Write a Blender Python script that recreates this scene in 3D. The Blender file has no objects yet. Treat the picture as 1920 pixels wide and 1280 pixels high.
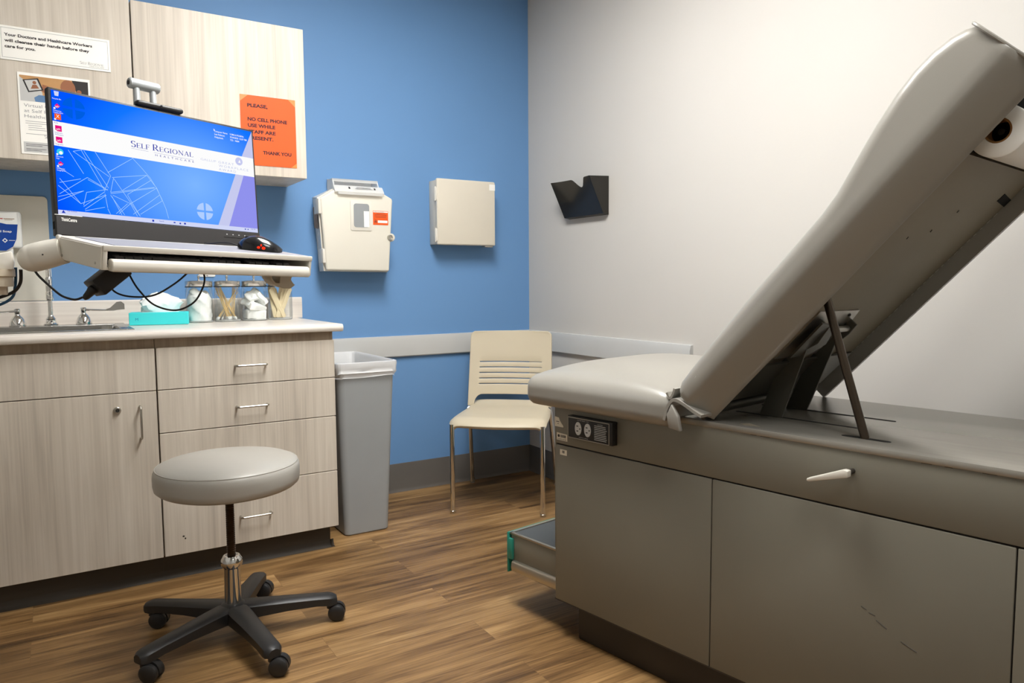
import bpy, bmesh, math, random
from mathutils import Vector, Matrix
random.seed(11)
SC = bpy.context.scene
COL = SC.collection
PI = math.pi
MATS = {}          # thing -> its world matrix

# ------------------------------------------------------------------ materials
def lin(c):
    out = []
    for v in c[:3]:
        v /= 255.0
        out.append(v / 12.92 if v <= .04045 else ((v + .055) / 1.055) ** 2.4)
    return (*out, 1.0)

def mat(name, rgb, rough=.5, metal=0.0, spec=.5, var=.04, vscale=6.0, bump=0.0, bscale=200.0, stretch=(1, 1, 1),
        trans=0.0, ior=1.45, coat=0.0, sub=0.0):
    m = bpy.data.materials.new(name); m.use_nodes = True
    nt = m.node_tree; b = nt.nodes['Principled BSDF']
    b.inputs['Roughness'].default_value = rough
    b.inputs['Metallic'].default_value = metal
    b.inputs['Specular IOR Level'].default_value = spec
    b.inputs['IOR'].default_value = ior
    b.inputs['Transmission Weight'].default_value = trans
    b.inputs['Coat Weight'].default_value = coat
    tc = nt.nodes.new('ShaderNodeTexCoord'); mp = nt.nodes.new('ShaderNodeMapping')
    mp.inputs['Scale'].default_value = stretch
    nt.links.new(tc.outputs['Object'], mp.inputs['Vector'])
    n = nt.nodes.new('ShaderNodeTexNoise'); n.inputs['Scale'].default_value = vscale; n.inputs['Detail'].default_value = 3
    nt.links.new(mp.outputs[0], n.inputs['Vector'])
    r = nt.nodes.new('ShaderNodeValToRGB')
    c = lin(rgb)
    r.color_ramp.elements[0].position = .3; r.color_ramp.elements[1].position = .7
    r.color_ramp.elements[0].color = (*[max(0, x * (1 - var)) for x in c[:3]], 1)
    r.color_ramp.elements[1].color = (*[min(1, x * (1 + var)) for x in c[:3]], 1)
    nt.links.new(n.outputs['Fac'], r.inputs['Fac'])
    nt.links.new(r.outputs['Color'], b.inputs['Base Color'])
    if bump:
        n2 = nt.nodes.new('ShaderNodeTexNoise'); n2.inputs['Scale'].default_value = bscale; n2.inputs['Detail'].default_value = 2
        nt.links.new(mp.outputs[0], n2.inputs['Vector'])
        bp = nt.nodes.new('ShaderNodeBump'); bp.inputs['Strength'].default_value = bump; bp.inputs['Distance'].default_value = .002
        nt.links.new(n2.outputs['Fac'], bp.inputs['Height']); nt.links.new(bp.outputs[0], b.inputs['Normal'])
    return m

def emit(name, rgb, strength=1.0):
    m = bpy.data.materials.new(name); m.use_nodes = True
    nt = m.node_tree; nt.nodes.remove(nt.nodes['Principled BSDF'])
    e = nt.nodes.new('ShaderNodeEmission'); e.inputs[0].default_value = lin(rgb); e.inputs[1].default_value = strength
    nt.links.new(e.outputs[0], nt.nodes['Material Output'].inputs[0])
    return m

def thin_glass(name, rgb=(250, 252, 252), refl=.25, alpha=None):
    m = bpy.data.materials.new(name); m.use_nodes = True
    nt = m.node_tree; nt.nodes.remove(nt.nodes['Principled BSDF'])
    t = nt.nodes.new('ShaderNodeBsdfTransparent'); t.inputs[0].default_value = lin(rgb)
    g = nt.nodes.new('ShaderNodeBsdfGlossy'); g.inputs['Roughness'].default_value = .03
    lw = nt.nodes.new('ShaderNodeLayerWeight'); lw.inputs[0].default_value = refl
    mx = nt.nodes.new('ShaderNodeMixShader')
    k = nt.nodes.new('ShaderNodeMath'); k.operation = 'MULTIPLY'; k.inputs[1].default_value = .45
    nt.links.new(lw.outputs['Fresnel'], k.inputs[0]); nt.links.new(k.outputs[0], mx.inputs[0]); nt.links.new(t.outputs[0], mx.inputs[1]); nt.links.new(g.outputs[0], mx.inputs[2])
    nt.links.new(mx.outputs[0], nt.nodes['Material Output'].inputs[0])
    return m

def translucent_plastic(name, rgb, opac, rough=.15, tint=None):
    m = mat(name, rgb, rough); nt = m.node_tree; b = nt.nodes['Principled BSDF']
    t = nt.nodes.new('ShaderNodeBsdfTransparent'); t.inputs[0].default_value = lin(tint or (255, 255, 255))
    mx = nt.nodes.new('ShaderNodeMixShader'); mx.inputs[0].default_value = opac
    nt.links.new(t.outputs[0], mx.inputs[1]); nt.links.new(b.outputs[0], mx.inputs[2])
    nt.links.new(mx.outputs[0], nt.nodes['Material Output'].inputs[0])
    return m

def wood_laminate(name, dark, mid, light, axis='Z', rough=.45):
    m = bpy.data.materials.new(name); m.use_nodes = True
    nt = m.node_tree; b = nt.nodes['Principled BSDF']; b.inputs['Roughness'].default_value = rough
    b.inputs['Specular IOR Level'].default_value = .35
    tc = nt.nodes.new('ShaderNodeTexCoord')
    def noise(sc, scale, det, dist=0):
        mp = nt.nodes.new('ShaderNodeMapping'); mp.inputs['Scale'].default_value = sc
        nt.links.new(tc.outputs['Object'], mp.inputs['Vector'])
        n = nt.nodes.new('ShaderNodeTexNoise'); n.inputs['Scale'].default_value = scale; n.inputs['Detail'].default_value = det
        n.inputs['Distortion'].default_value = dist
        nt.links.new(mp.outputs[0], n.inputs['Vector']); return n
    if axis == 'Z': s1, s2 = (1, 1, .045), (1, 1, .012)
    else: s1, s2 = (.045, 1, 1), (.012, 1, 1)
    a = noise(s1, 20, 6, 1.6); f = noise(s2, 170, 3, .4); lo = noise(s1, 6, 3, 1.2)
    mx = nt.nodes.new('ShaderNodeMath'); mx.operation = 'MULTIPLY_ADD'; mx.inputs[1].default_value = .24
    nt.links.new(f.outputs['Fac'], mx.inputs[0])
    m2 = nt.nodes.new('ShaderNodeMath'); m2.operation = 'MULTIPLY_ADD'; m2.inputs[1].default_value = .44
    nt.links.new(a.outputs['Fac'], m2.inputs[0])
    m3 = nt.nodes.new('ShaderNodeMath'); m3.operation = 'MULTIPLY'; m3.inputs[1].default_value = .32
    nt.links.new(lo.outputs['Fac'], m3.inputs[0]); nt.links.new(m3.outputs[0], m2.inputs[2]); nt.links.new(m2.outputs[0], mx.inputs[2])
    r = nt.nodes.new('ShaderNodeValToRGB'); e = r.color_ramp.elements
    e[0].position = .36; e[0].color = lin(dark); e[1].position = .62; e[1].color = lin(light)
    k = e.new(.49); k.color = lin(mid)
    nt.links.new(mx.outputs[0], r.inputs['Fac']); nt.links.new(r.outputs['Color'], b.inputs['Base Color'])
    return m

def floor_planks(name):
    m = bpy.data.materials.new(name); m.use_nodes = True
    nt = m.node_tree; b = nt.nodes['Principled BSDF']
    tc = nt.nodes.new('ShaderNodeTexCoord')
    br = nt.nodes.new('ShaderNodeTexBrick'); br.offset = .37; br.offset_frequency = 2
    br.inputs['Scale'].default_value = 1.0; br.inputs['Brick Width'].default_value = 1.22; br.inputs['Row Height'].default_value = .152
    br.inputs['Mortar Size'].default_value = .0006; br.inputs['Mortar Smooth'].default_value = .2; br.inputs['Bias'].default_value = 0
    br.inputs['Color1'].default_value = (0, 0, 0, 1); br.inputs['Color2'].default_value = (1, 1, 1, 1); br.inputs['Mortar'].default_value = (.5, .5, .5, 1)
    nt.links.new(tc.outputs['Object'], br.inputs['Vector'])
    # shift the grain plank by plank
    add = nt.nodes.new('ShaderNodeVectorMath'); add.operation = 'MULTIPLY_ADD'; add.inputs[1].default_value = (7.3, 3.1, 5.7)
    nt.links.new(br.outputs['Color'], add.inputs[0]); nt.links.new(tc.outputs['Object'], add.inputs[2])
    def noise(sc, scale, det, dist=0, rough=.5):
        mp = nt.nodes.new('ShaderNodeMapping'); mp.inputs['Scale'].default_value = sc
        nt.links.new(add.outputs[0], mp.inputs['Vector'])
        n = nt.nodes.new('ShaderNodeTexNoise'); n.inputs['Scale'].default_value = scale; n.inputs['Detail'].default_value = det
        n.inputs['Distortion'].default_value = dist; n.inputs['Roughness'].default_value = rough
        nt.links.new(mp.outputs[0], n.inputs['Vector']); return n
    a = noise((.10, 1, 1), 17, 6, .8, .6); f = noise((.02, 1, 1), 190, 3, .2)
    lo = noise((.22, 1, 1), 4.0, 3, .5)
    def mad(n, w, prev=None):
        q = nt.nodes.new('ShaderNodeMath'); q.operation = 'MULTIPLY_ADD'; q.inputs[1].default_value = w; q.inputs[2].default_value = 0
        nt.links.new(n.outputs['Fac'], q.inputs[0])
        if prev: nt.links.new(prev.outputs[0], q.inputs[2])
        return q
    v = mad(lo, .30, mad(f, .22, mad(a, .48)))
    r = nt.nodes.new('ShaderNodeValToRGB'); e = r.color_ramp.elements
    e[0].position = .36; e[0].color = lin((66, 46, 26)); e[1].position = .67; e[1].color = lin((180, 146, 100))
    k = e.new(.46); k.color = lin((112, 83, 50)); k = e.new(.55); k.color = lin((146, 113, 72))
    nt.links.new(v.outputs[0], r.inputs['Fac'])
    hs = nt.nodes.new('ShaderNodeHueSaturation')
    sep = nt.nodes.new('ShaderNodeSeparateColor'); nt.links.new(br.outputs['Color'], sep.inputs[0])
    mr = nt.nodes.new('ShaderNodeMapRange'); mr.inputs['To Min'].default_value = .86; mr.inputs['To Max'].default_value = 1.10
    nt.links.new(sep.outputs[0], mr.inputs['Value']); nt.links.new(mr.outputs[0], hs.inputs['Value'])
    nt.links.new(r.outputs['Color'], hs.inputs['Color'])
    mx = nt.nodes.new('ShaderNodeMix'); mx.data_type = 'RGBA'; mx.inputs['B'].default_value = lin((114, 85, 53))
    nt.links.new(br.outputs['Fac'], mx.inputs['Factor']); nt.links.new(hs.outputs[0], mx.inputs['A'])
    nt.links.new(mx.outputs['Result'], b.inputs['Base Color'])
    b.inputs['Roughness'].default_value = .42; b.inputs['Specular IOR Level'].default_value = .4
    bp = nt.nodes.new('ShaderNodeBump'); bp.inputs['Strength'].default_value = .12; bp.inputs['Distance'].default_value = .002
    nt.links.new(v.outputs[0], bp.inputs['Height']); nt.links.new(bp.outputs[0], b.inputs['Normal'])
    return m

def screen_glow(name, stops, center, radius, strength):
    """display picture: a radial gradient in the screen's own coordinates"""
    m = bpy.data.materials.new(name); m.use_nodes = True
    nt = m.node_tree; nt.nodes.remove(nt.nodes['Principled BSDF'])
    tc = nt.nodes.new('ShaderNodeTexCoord'); mp = nt.nodes.new('ShaderNodeMapping')
    mp.inputs['Location'].default_value = (-center[0], 0, -center[1]); 
    nt.links.new(tc.outputs['Object'], mp.inputs['Vector'])
    sc = nt.nodes.new('ShaderNodeVectorMath'); sc.operation = 'MULTIPLY'; sc.inputs[1].default_value = (1 / radius[0], 0, 1 / radius[1])
    nt.links.new(mp.outputs[0], sc.inputs[0])
    ln = nt.nodes.new('ShaderNodeVectorMath'); ln.operation = 'LENGTH'; nt.links.new(sc.outputs[0], ln.inputs[0])
    r = nt.nodes.new('ShaderNodeValToRGB'); e = r.color_ramp.elements
    e[0].position = stops[0][0]; e[0].color = lin(stops[0][1]); e[1].position = stops[-1][0]; e[1].color = lin(stops[-1][1])
    for p, c in stops[1:-1]: k = e.new(p); k.color = lin(c)
    nt.links.new(ln.outputs['Value'], r.inputs['Fac'])
    em = nt.nodes.new('ShaderNodeEmission'); em.inputs[1].default_value = strength
    nt.links.new(r.outputs[0], em.inputs[0]); nt.links.new(em.outputs[0], nt.nodes['Material Output'].inputs[0])
    return m

M = {}
M['blue'] = mat('blue_wall_paint', (106, 148, 196), .55, var=.015, vscale=2, bump=.06, bscale=350, spec=.3)
M['white_wall'] = mat('warm_white_wall_paint', (201, 197, 191), .6, var=.012, vscale=2, bump=.05, bscale=350, spec=.3)
M['far_wall'] = mat('dimmed_unseen_wall_paint', (164, 163, 158), .6, var=.012, vscale=2)  # unseen walls, toned down to cut the bounced light
M['ceil'] = mat('ceiling_tile', (236, 234, 228), .9, var=.02)
M['floor'] = floor_planks('vinyl_wood_planks')
M['base'] = mat('grey_vinyl_base', (92, 87, 82), .5, var=.04)
M['rail'] = mat('light_grey_rail', (190, 190, 188), .45, var=.02)
M['lam'] = wood_laminate('pale_oak_laminate', (180, 170, 157), (199, 189, 175), (212, 203, 190))
M['lam_in'] = wood_laminate('carcass_laminate', (150, 134, 116), (168, 150, 130), (180, 163, 142))
M['lam_h'] = wood_laminate('pale_counter_laminate', (206, 197, 188), (220, 212, 203), (230, 223, 214), 'X', .30)
M['kick'] = mat('dark_toe_kick', (62, 55, 46), .55)
M['gap'] = mat('dark_gap', (30, 26, 22), .8)
M['nickel'] = mat('brushed_nickel', (190, 186, 178), .28, 1.0, var=.05, vscale=40)
M['chrome'] = mat('chrome', (225, 224, 222), .07, 1.0, var=.01)
M['steel'] = mat('stainless_steel', (176, 174, 170), .26, 1.0, var=.05, vscale=30, stretch=(1, 12, 1))
M['lid'] = mat('spun_steel_lid', (214, 211, 206), .24, .95, var=.06, vscale=25, stretch=(3, 3, .1))
M['silver'] = mat('silver_paint', (190, 194, 196), .38, .35, var=.01)
M['cream'] = mat('cream_plastic', (222, 217, 204), .42, var=.015, bump=.03, bscale=500)
M['cream2'] = mat('beige_enamel', (216, 208, 192), .4, var=.015)
M['cream3'] = mat('warm_white_plastic', (222, 217, 206), .35, var=.015)
M['putty'] = mat('putty_plastic', (196, 184, 164), .4)
M['white'] = mat('white_plastic', (238, 238, 234), .35, var=.01)
M['paper'] = mat('white_paper', (246, 244, 238), .6, var=.01)
M['paperg'] = mat('grey_printed_paper', (196, 196, 194), .6, var=.02)
M['orange'] = mat('orange_paper', (232, 86, 18), .6, var=.04, vscale=9)
M['orange2'] = mat('orange_paper_under_tape', (244, 134, 70), .35, var=.03)
M['ink'] = mat('black_ink', (38, 34, 36), .6)
M['inkred'] = mat('dark_maroon_ink', (56, 10, 16), .6)
M['inkgrey'] = mat('grey_ink', (150, 150, 152), .6)
M['black'] = mat('black_plastic', (36, 35, 35), .42, bump=.04, bscale=600)
M['blackg'] = mat('glossy_black_plastic', (22, 23, 26), .18, coat=.3)
M['chin'] = mat('charcoal_bezel', (50, 48, 48), .5, bump=.05, bscale=700)
M['cable'] = mat('black_cable', (26, 25, 26), .45)
M['bcable'] = mat('blue_cable', (40, 82, 116), .45)
M['key'] = mat('dark_keycaps', (84, 82, 82), .5)
M['pad'] = mat('grey_desk_mat', (134, 134, 140), .6)
M['vinyl'] = mat('grey_vinyl_upholstery', (148, 144, 136), .33, var=.025, vscale=3, bump=.05, bscale=420, coat=.15)
M['stoolv'] = mat('light_grey_stool_vinyl', (166, 163, 156), .36, var=.02, bump=.05, bscale=420, coat=.1)
M['tpaint'] = mat('taupe_grey_enamel', (121, 117, 105), .42, var=.03, vscale=5, bump=.05, bscale=700)
M['tplate'] = mat('satin_grey_deck', (166, 162, 153), .22, .45, var=.06, vscale=8, stretch=(6, .6, 1))
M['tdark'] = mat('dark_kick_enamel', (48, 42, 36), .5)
M['panelu'] = mat('tan_underside_board', (134, 124, 106), .55, var=.03)
M['armm'] = mat('dark_steel_plate', (92, 90, 82), .38, .6, var=.05)
M['bright'] = mat('bare_bright_steel', (188, 184, 176), .32, .9, var=.06, vscale=20)
M['rod'] = mat('dark_steel_rod', (84, 74, 64), .3, .85, var=.06, vscale=20)
M['teal'] = mat('teal_end_cap', (44, 130, 112), .35)
M['mat'] = mat('dark_rubber_mat', (70, 74, 76), .6, bump=.1, bscale=300)
M['alu'] = mat('aluminium_trim', (186, 180, 168), .32, .9)
M['hole'] = mat('black_opening', (8, 7, 6), .9)
M['bin'] = mat('grey_bin_plastic', (150, 153, 154), .42, var=.03, bump=.04, bscale=300)
M['liner'] = translucent_plastic('white_bin_liner', (246, 246, 246), .62, .3)
M['chair'] = mat('beige_chair_plastic', (202, 190, 166), .42, var=.015, bump=.04, bscale=500)
M['screw'] = mat('oiled_dark_screw', (66, 52, 40), .3, .8)
M['smoke'] = translucent_plastic('smoked_plastic', (44, 42, 38), .86, .12, (120, 110, 96))
M['glass'] = thin_glass('clear_glass')
M['clear'] = translucent_plastic('frosted_clear_plastic', (238, 238, 236), .55, .25)
M['cotton'] = mat('white_cotton', (247, 247, 244), .95, var=.02, bump=.5, bscale=70)
M['swab'] = mat('pale_birch_stick', (224, 196, 142), .6, var=.06)
M['tongue'] = mat('birch_tongue_blade', (236, 218, 180), .6, var=.04)
M['tealbox'] = mat('aqua_card', (64, 214, 218), .45, var=.02)
M['tissue'] = mat('white_tissue', (238, 244, 244), .8, bump=.2, bscale=60)
M['soapblue'] = mat('blue_soap_label', (20, 66, 150), .3)
M['bracket'] = mat('taupe_bracket', (172, 160, 142), .4, .3)
M['sticker'] = mat('white_sticker', (230, 224, 208), .6)
M['win'] = mat('grey_window_pane', (150, 154, 156), .12)
M['corew'] = mat('brown_cardboard_core', (150, 106, 58), .8)
M['panelw'] = mat('putty_wall_panel', (220, 216, 204), .4, var=.02)
M['panelw2'] = mat('brown_print', (150, 120, 90), .6, var=.1, vscale=60)
M['skin'] = mat('printed_skin_tone', (150, 96, 66), .6)
M['tan'] = mat('printed_tan', (188, 142, 92), .6, var=.1, vscale=20)
M['denim'] = mat('printed_blue_cloth', (94, 128, 168), .6, var=.08, vscale=30)
M['red'] = mat('printed_red', (190, 50, 40), .5)
M['led'] = emit('red_sensor_light', (255, 40, 16), 2.2)
M['lamp'] = emit('lit_diffuser', (255, 254, 251), 37.0)
M['fill_lamp'] = emit('dim_fill_diffuser', (255, 254, 251), 13.0)  # weak fill, added to lift the camera side of the room

# ------------------------------------------------------------------ mesh builder
def xf(M_, co): return (M_ @ Vector(co)) if M_ else Vector(co)

class MB:
    def __init__(s): s.bm = bmesh.new()
    def _merge(s, bm):
        t = bpy.data.meshes.new('tmp'); bm.to_mesh(t); s.bm.from_mesh(t); bpy.data.meshes.remove(t); bm.free(); return s
    def faces(s, vs, fs, M_=None):
        v = [s.bm.verts.new(xf(M_, c)) for c in vs]
        for f in fs:
            try: s.bm.faces.new([v[i] for i in f])
            except ValueError: pass
        return s
    def box(s, x0, x1, y0, y1, z0, z1, M_=None, bev=0.0, seg=2):
        bm = bmesh.new()
        P = [(x0, y0, z0), (x1, y0, z0), (x1, y1, z0), (x0, y1, z0), (x0, y0, z1), (x1, y0, z1), (x1, y1, z1), (x0, y1, z1)]
        v = [bm.verts.new(p) for p in P]
        for f in ((0, 3, 2, 1), (4, 5, 6, 7), (0, 1, 5, 4), (1, 2, 6, 5), (2, 3, 7, 6), (3, 0, 4, 7)): bm.faces.new([v[i] for i in f])
        if bev: bmesh.ops.bevel(bm, geom=bm.edges[:], offset=bev, segments=seg, profile=.5, affect='EDGES')
        if M_: bmesh.ops.transform(bm, matrix=M_, verts=bm.verts[:])
        return s._merge(bm)
    def prism(s, poly, fn, a0, a1, bev=0.0, seg=2, M_=None):
        """poly of (p,q); fn(p,q,a)->xyz; extruded from a0 to a1"""
        bm = bmesh.new()
        A = [bm.verts.new(fn(p, q, a0)) for p, q in poly]; B = [bm.verts.new(fn(p, q, a1)) for p, q in poly]
        n = len(poly)
        bm.faces.new(A[::-1]); bm.faces.new(B)
        for i in range(n): bm.faces.new([A[i], A[(i + 1) % n], B[(i + 1) % n], B[i]])
        bmesh.ops.recalc_face_normals(bm, faces=bm.faces[:])
        if bev: bmesh.ops.bevel(bm, geom=bm.edges[:], offset=bev, segments=seg, profile=.5, affect='EDGES')
        if M_: bmesh.ops.transform(bm, matrix=M_, verts=bm.verts[:])
        return s._merge(bm)
    def loft(s, rings, cap=True, closed=True, M_=None):
        bm = bmesh.new(); R = [[bm.verts.new(c) for c in r] for r in rings]; n = len(rings[0])
        for a, b in zip(R[:-1], R[1:]):
            for i in range(n if closed else n - 1):
                j = (i + 1) % n; bm.faces.new([a[i], a[j], b[j], b[i]])
        if cap and closed: bm.faces.new(R[0][::-1]); bm.faces.new(R[-1])
        bmesh.ops.recalc_face_normals(bm, faces=bm.faces[:])
        if M_: bmesh.ops.transform(bm, matrix=M_, verts=bm.verts[:])
        return s._merge(bm)
    def tube(s, path, r, n=12, cap=True):
        path = [Vector(p) for p in path]; rs = r if isinstance(r, (list, tuple)) else [r] * len(path)
        rings = []; up = None
        for i, p in enumerate(path):
            d = (path[min(i + 1, len(path) - 1)] - path[max(i - 1, 0)]).normalized()
            if up is None:
                up = Vector((0, 0, 1)) if abs(d.z) < .9 else Vector((1, 0, 0))
            up = (up - d * up.dot(d)).normalized(); sd = d.cross(up)
            rings.append([p + (up * math.cos(2 * PI * k / n) + sd * math.sin(2 * PI * k / n)) * rs[i] for k in range(n)])
        return s.loft(rings, cap)
    def lathe(s, prof, c=(0, 0, 0), n=32, M_=None, cap=True):
        rings = [[(c[0] + max(r, 1e-4) * math.cos(2 * PI * k / n), c[1] + max(r, 1e-4) * math.sin(2 * PI * k / n), c[2] + z) for k in range(n)] for r, z in prof]
        return s.loft(rings, cap, True, M_)
    def pillow(s, x0, x1, y0, y1, z0, z1, r, crown=0, n=14, M_=None, rc=None):
        """rounded box with a crowned top"""
        bm = bmesh.new(); bmesh.ops.create_cube(bm, size=2)
        bmesh.ops.subdivide_edges(bm, edges=bm.edges[:], cuts=n, use_grid_fill=True)
        c = Vector(((x0 + x1) / 2, (y0 + y1) / 2, (z0 + z1) / 2)); h = Vector(((x1 - x0) / 2, (y1 - y0) / 2, (z1 - z0) / 2))
        inner = Vector([max(k - r, 1e-4) for k in h])
        def sp(t):  # crowd the samples to the rims
            return math.copysign(1 - (1 - abs(t)) ** 1.6, t)
        for v in bm.verts:
            u = Vector([sp(k) for k in v.co]); p = Vector((u.x * h.x, u.y * h.y, u.z * h.z))
            q = Vector([max(-inner[i], min(inner[i], p[i])) for i in range(3)]); d = p - q
            if d.length > 1e-6: p = q + d.normalized() * r
            if p.z > 0: p.z += crown * (1 - (p.x / h.x) ** 4) * (1 - (p.y / h.y) ** 4) * (p.z / h.z)
            v.co = p + c
        if M_: bmesh.ops.transform(bm, matrix=M_, verts=bm.verts[:])
        return s._merge(bm)
    def ball(s, c, r, M_=None, n=16):
        bm = bmesh.new(); bmesh.ops.create_uvsphere(bm, u_segments=n, v_segments=max(6, n // 2), radius=1)
        r = (r, r, r) if not isinstance(r, tuple) else r
        for v in bm.verts: v.co = Vector((v.co.x * r[0] + c[0], v.co.y * r[1] + c[1], v.co.z * r[2] + c[2]))
        if M_: bmesh.ops.transform(bm, matrix=M_, verts=bm.verts[:])
        return s._merge(bm)
    def text(s, body, M_, width=None, height=None, size=1.0, offset=0.0, spacing=1.0):
        """lettering lying in the XY plane of M_, baseline start at its origin, fitted to width (and cap height)"""
        cu = bpy.data.curves.new('t', 'FONT'); cu.body = body; cu.size = 1.0; cu.offset = offset; cu.space_character = spacing
        cu.resolution_u = 3
        ob = bpy.data.objects.new('t', cu); COL.objects.link(ob)
        dg = bpy.context.evaluated_depsgraph_get(); dg.update()
        me = bpy.data.meshes.new_from_object(ob.evaluated_get(dg))
        bpy.data.objects.remove(ob); bpy.data.curves.remove(cu)
        xs = [v.co.x for v in me.vertices]; x0, x1 = min(xs), max(xs)
        k = (width / (x1 - x0)) if width else (height / .7 if height else size)
        ky = (height / .7) if height else k
        for v in me.vertices: v.co = Vector(((v.co.x - x0) * k, v.co.y * ky, 0))
        me.transform(M_); s.bm.from_mesh(me); bpy.data.meshes.remove(me); return s
    def build(s, name, m, parent=None, world=False, ang=35, flat=False):
        me = bpy.data.meshes.new(name)
        bmesh.ops.remove_doubles(s.bm, verts=s.bm.verts[:], dist=1e-6)
        s.bm.to_mesh(me); s.bm.free()
        if world and parent is not None: me.transform(MATS[parent].inverted())
        me.materials.append(m)
        if not flat:
            for p in me.polygons: p.use_smooth = True
            me.set_sharp_from_angle(angle=math.radians(ang))
        o = bpy.data.objects.new(name, me); COL.objects.link(o)
        if parent is not None:
            o.parent = parent; MATS[o] = MATS[parent]
        return o

def tag(o, label, cat, group=None, kind=None):
    o['label'] = label; o['category'] = cat
    if group: o['group'] = group
    if kind: o['kind'] = kind
    return o

def thing(name, label, cat, loc=(0, 0, 0), rz=0.0, group=None, mx=None):
    o = bpy.data.objects.new(name, None); COL.objects.link(o)
    m = mx if mx is not None else Matrix.Translation(loc) @ Matrix.Rotation(rz, 4, 'Z')
    o.matrix_world = m; MATS[o] = m.copy(); o.empty_display_size = .05
    return tag(o, label, cat, group)

def struct(name, mb, m, label=None):
    o = mb.build(name, m); o['kind'] = 'structure'
    return o

def frame(o, x, y):
    """matrix whose X, Y are the lettering directions and origin o"""
    x = Vector(x).normalized(); y = Vector(y); y = (y - x * y.dot(x)).normalized(); z = x.cross(y)
    return Matrix(((x.x, y.x, z.x, o[0]), (x.y, y.y, z.y, o[1]), (x.z, y.z, z.z, o[2]), (0, 0, 0, 1)))

def rrect(x0, x1, z0, z1, r, n=4):
    P = []
    for cx, cz, a in ((x1 - r, z1 - r, 0), (x0 + r, z1 - r, 90), (x0 + r, z0 + r, 180), (x1 - r, z0 + r, 270)):
        for k in range(n + 1):
            t = math.radians(a + 90 * k / n); P.append((cx + r * math.cos(t), cz + r * math.sin(t)))
    return P

XZ = lambda p, q, a: (p, a, q)     # polygon in x,z extruded along y
YZ = lambda p, q, a: (a, p, q)     # polygon in y,z extruded along x
XY = lambda p, q, a: (p, q, a)     # polygon in x,y extruded along z

def circle(cx, cy, r, n=24): return [(cx + r * math.cos(2 * PI * k / n), cy + r * math.sin(2 * PI * k / n)) for k in range(n)]

def spline(pts, n=8):
    P = [Vector(p) for p in pts]; out = []
    for i in range(len(P) - 1):
        p0, p1, p2, p3 = P[max(i - 1, 0)], P[i], P[i + 1], P[min(i + 2, len(P) - 1)]
        for k in range(n):
            t = k / n
            out.append(.5 * ((2 * p1) + (p2 - p0) * t + (2 * p0 - 5 * p1 + 4 * p2 - p3) * t * t + (3 * p1 - p0 - 3 * p2 + p3) * t ** 3))
    return out + [P[-1]]

# ------------------------------------------------------------------ serif capitals (drawn strokes)
def serif_caps(mb, txt, M_, width, cap):
    """thin/thick serif capitals; first letter of each word taller"""
    th, tn, sf = .13, .05, .05
    def bar(x0, y0, x1, y1, w):
        d = Vector((x1 - x0, y1 - y0)).normalized(); n = Vector((-d.y, d.x)) * w / 2
        return [(x0 + n.x, y0 + n.y), (x0 - n.x, y0 - n.y), (x1 - n.x, y1 - n.y), (x1 + n.x, y1 + n.y)]
    def arc(cx, cy, rx, ry, a0, a1, w0=tn, w1=th, n=14):
        out = []
        for k in range(n):
            t0 = math.radians(a0 + (a1 - a0) * k / n); t1 = math.radians(a0 + (a1 - a0) * (k + 1) / n)
            def wd(t): return w0 + (w1 - w0) * abs(math.cos(t))
            q = []
            for t, sg in ((t0, .5), (t0, -.5), (t1, -.5), (t1, .5)):
                w = wd(t); q.append((cx + (rx + sg * w) * math.cos(t), cy + (ry + sg * w) * math.sin(t)))
            out.append(q)
        return out
    S = lambda x, y, w=.3: bar(x - w / 2, y, x + w / 2, y, sf)
    G = {
     'S': (.5, arc(.25, .74, .19, .22, 20, 265) + arc(.25, .27, .2, .24, -200 + 290, -160) ),
     'E': (.6, [bar(.12, 0, .12, 1, th), bar(.05, .975, .52, .975, sf), bar(.05, .025, .56, .025, sf), bar(.12, .52, .42, .52, tn), bar(.52, .82, .52, 1, sf), bar(.56, 0, .56, .2, sf), bar(.42, .43, .42, .61, sf)]),
     'L': (.58, [bar(.12, 0, .12, 1, th), S(.13, .975), bar(.05, .025, .54, .025, sf), bar(.54, 0, .54, .22, sf)]),
     'F': (.56, [bar(.12, 0, .12, 1, th), S(.13, .025), bar(.05, .975, .52, .975, sf), bar(.12, .52, .42, .52, tn), bar(.52, .82, .52, 1, sf), bar(.42, .43, .42, .61, sf)]),
     'R': (.68, [bar(.12, 0, .12, 1, th), S(.13, .025), bar(.05, .975, .3, .975, sf), bar(.12, .48, .3, .48, sf), bar(.3, .48, .6, .03, th), bar(.55, .025, .72, .025, sf)] + arc(.3, .73, .2, .245, -90, 90)),
     'G': (.8, arc(.42, .5, .33, .47, 40, 320) + [bar(.68, .05, .68, .42, th), S(.66, .42, .26), bar(.68, .76, .68, .95, sf)]),
     'I': (.3, [bar(.14, 0, .14, 1, th), S(.14, .975), S(.14, .025)]),
     'O': (.86, arc(.42, .5, .33, .47, 0, 360, n=28)),
     'N': (.82, [bar(.12, 0, .12, 1, tn), bar(.1, .98, .68, .02, th), bar(.68, 0, .68, 1, tn), S(.1, .975, .2), S(.12, .025, .24), S(.68, .975, .24)]),
     'A': (.76, [bar(.1, .02, .37, 1, tn), bar(.37, 1, .64, .02, th), bar(.2, .36, .55, .36, tn), S(.1, .025, .22), S(.64, .025, .26)]),
     ' ': (.28, []),
    }
    polys = []; x = 0; first = True
    for ch in txt:
        w, ps = G[ch]; k = 1.32 if first else 1.0
        for q in ps: polys.append([(x + p[0] * k, p[1] * k) for p in q])
        x += (w + .06) * k; first = ch == ' '
    sx = width / x
    for q in polys:
        mb.faces([(p[0] * sx, p[1] * cap, 0) for p in q], [tuple(range(len(q)))], M_)

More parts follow.
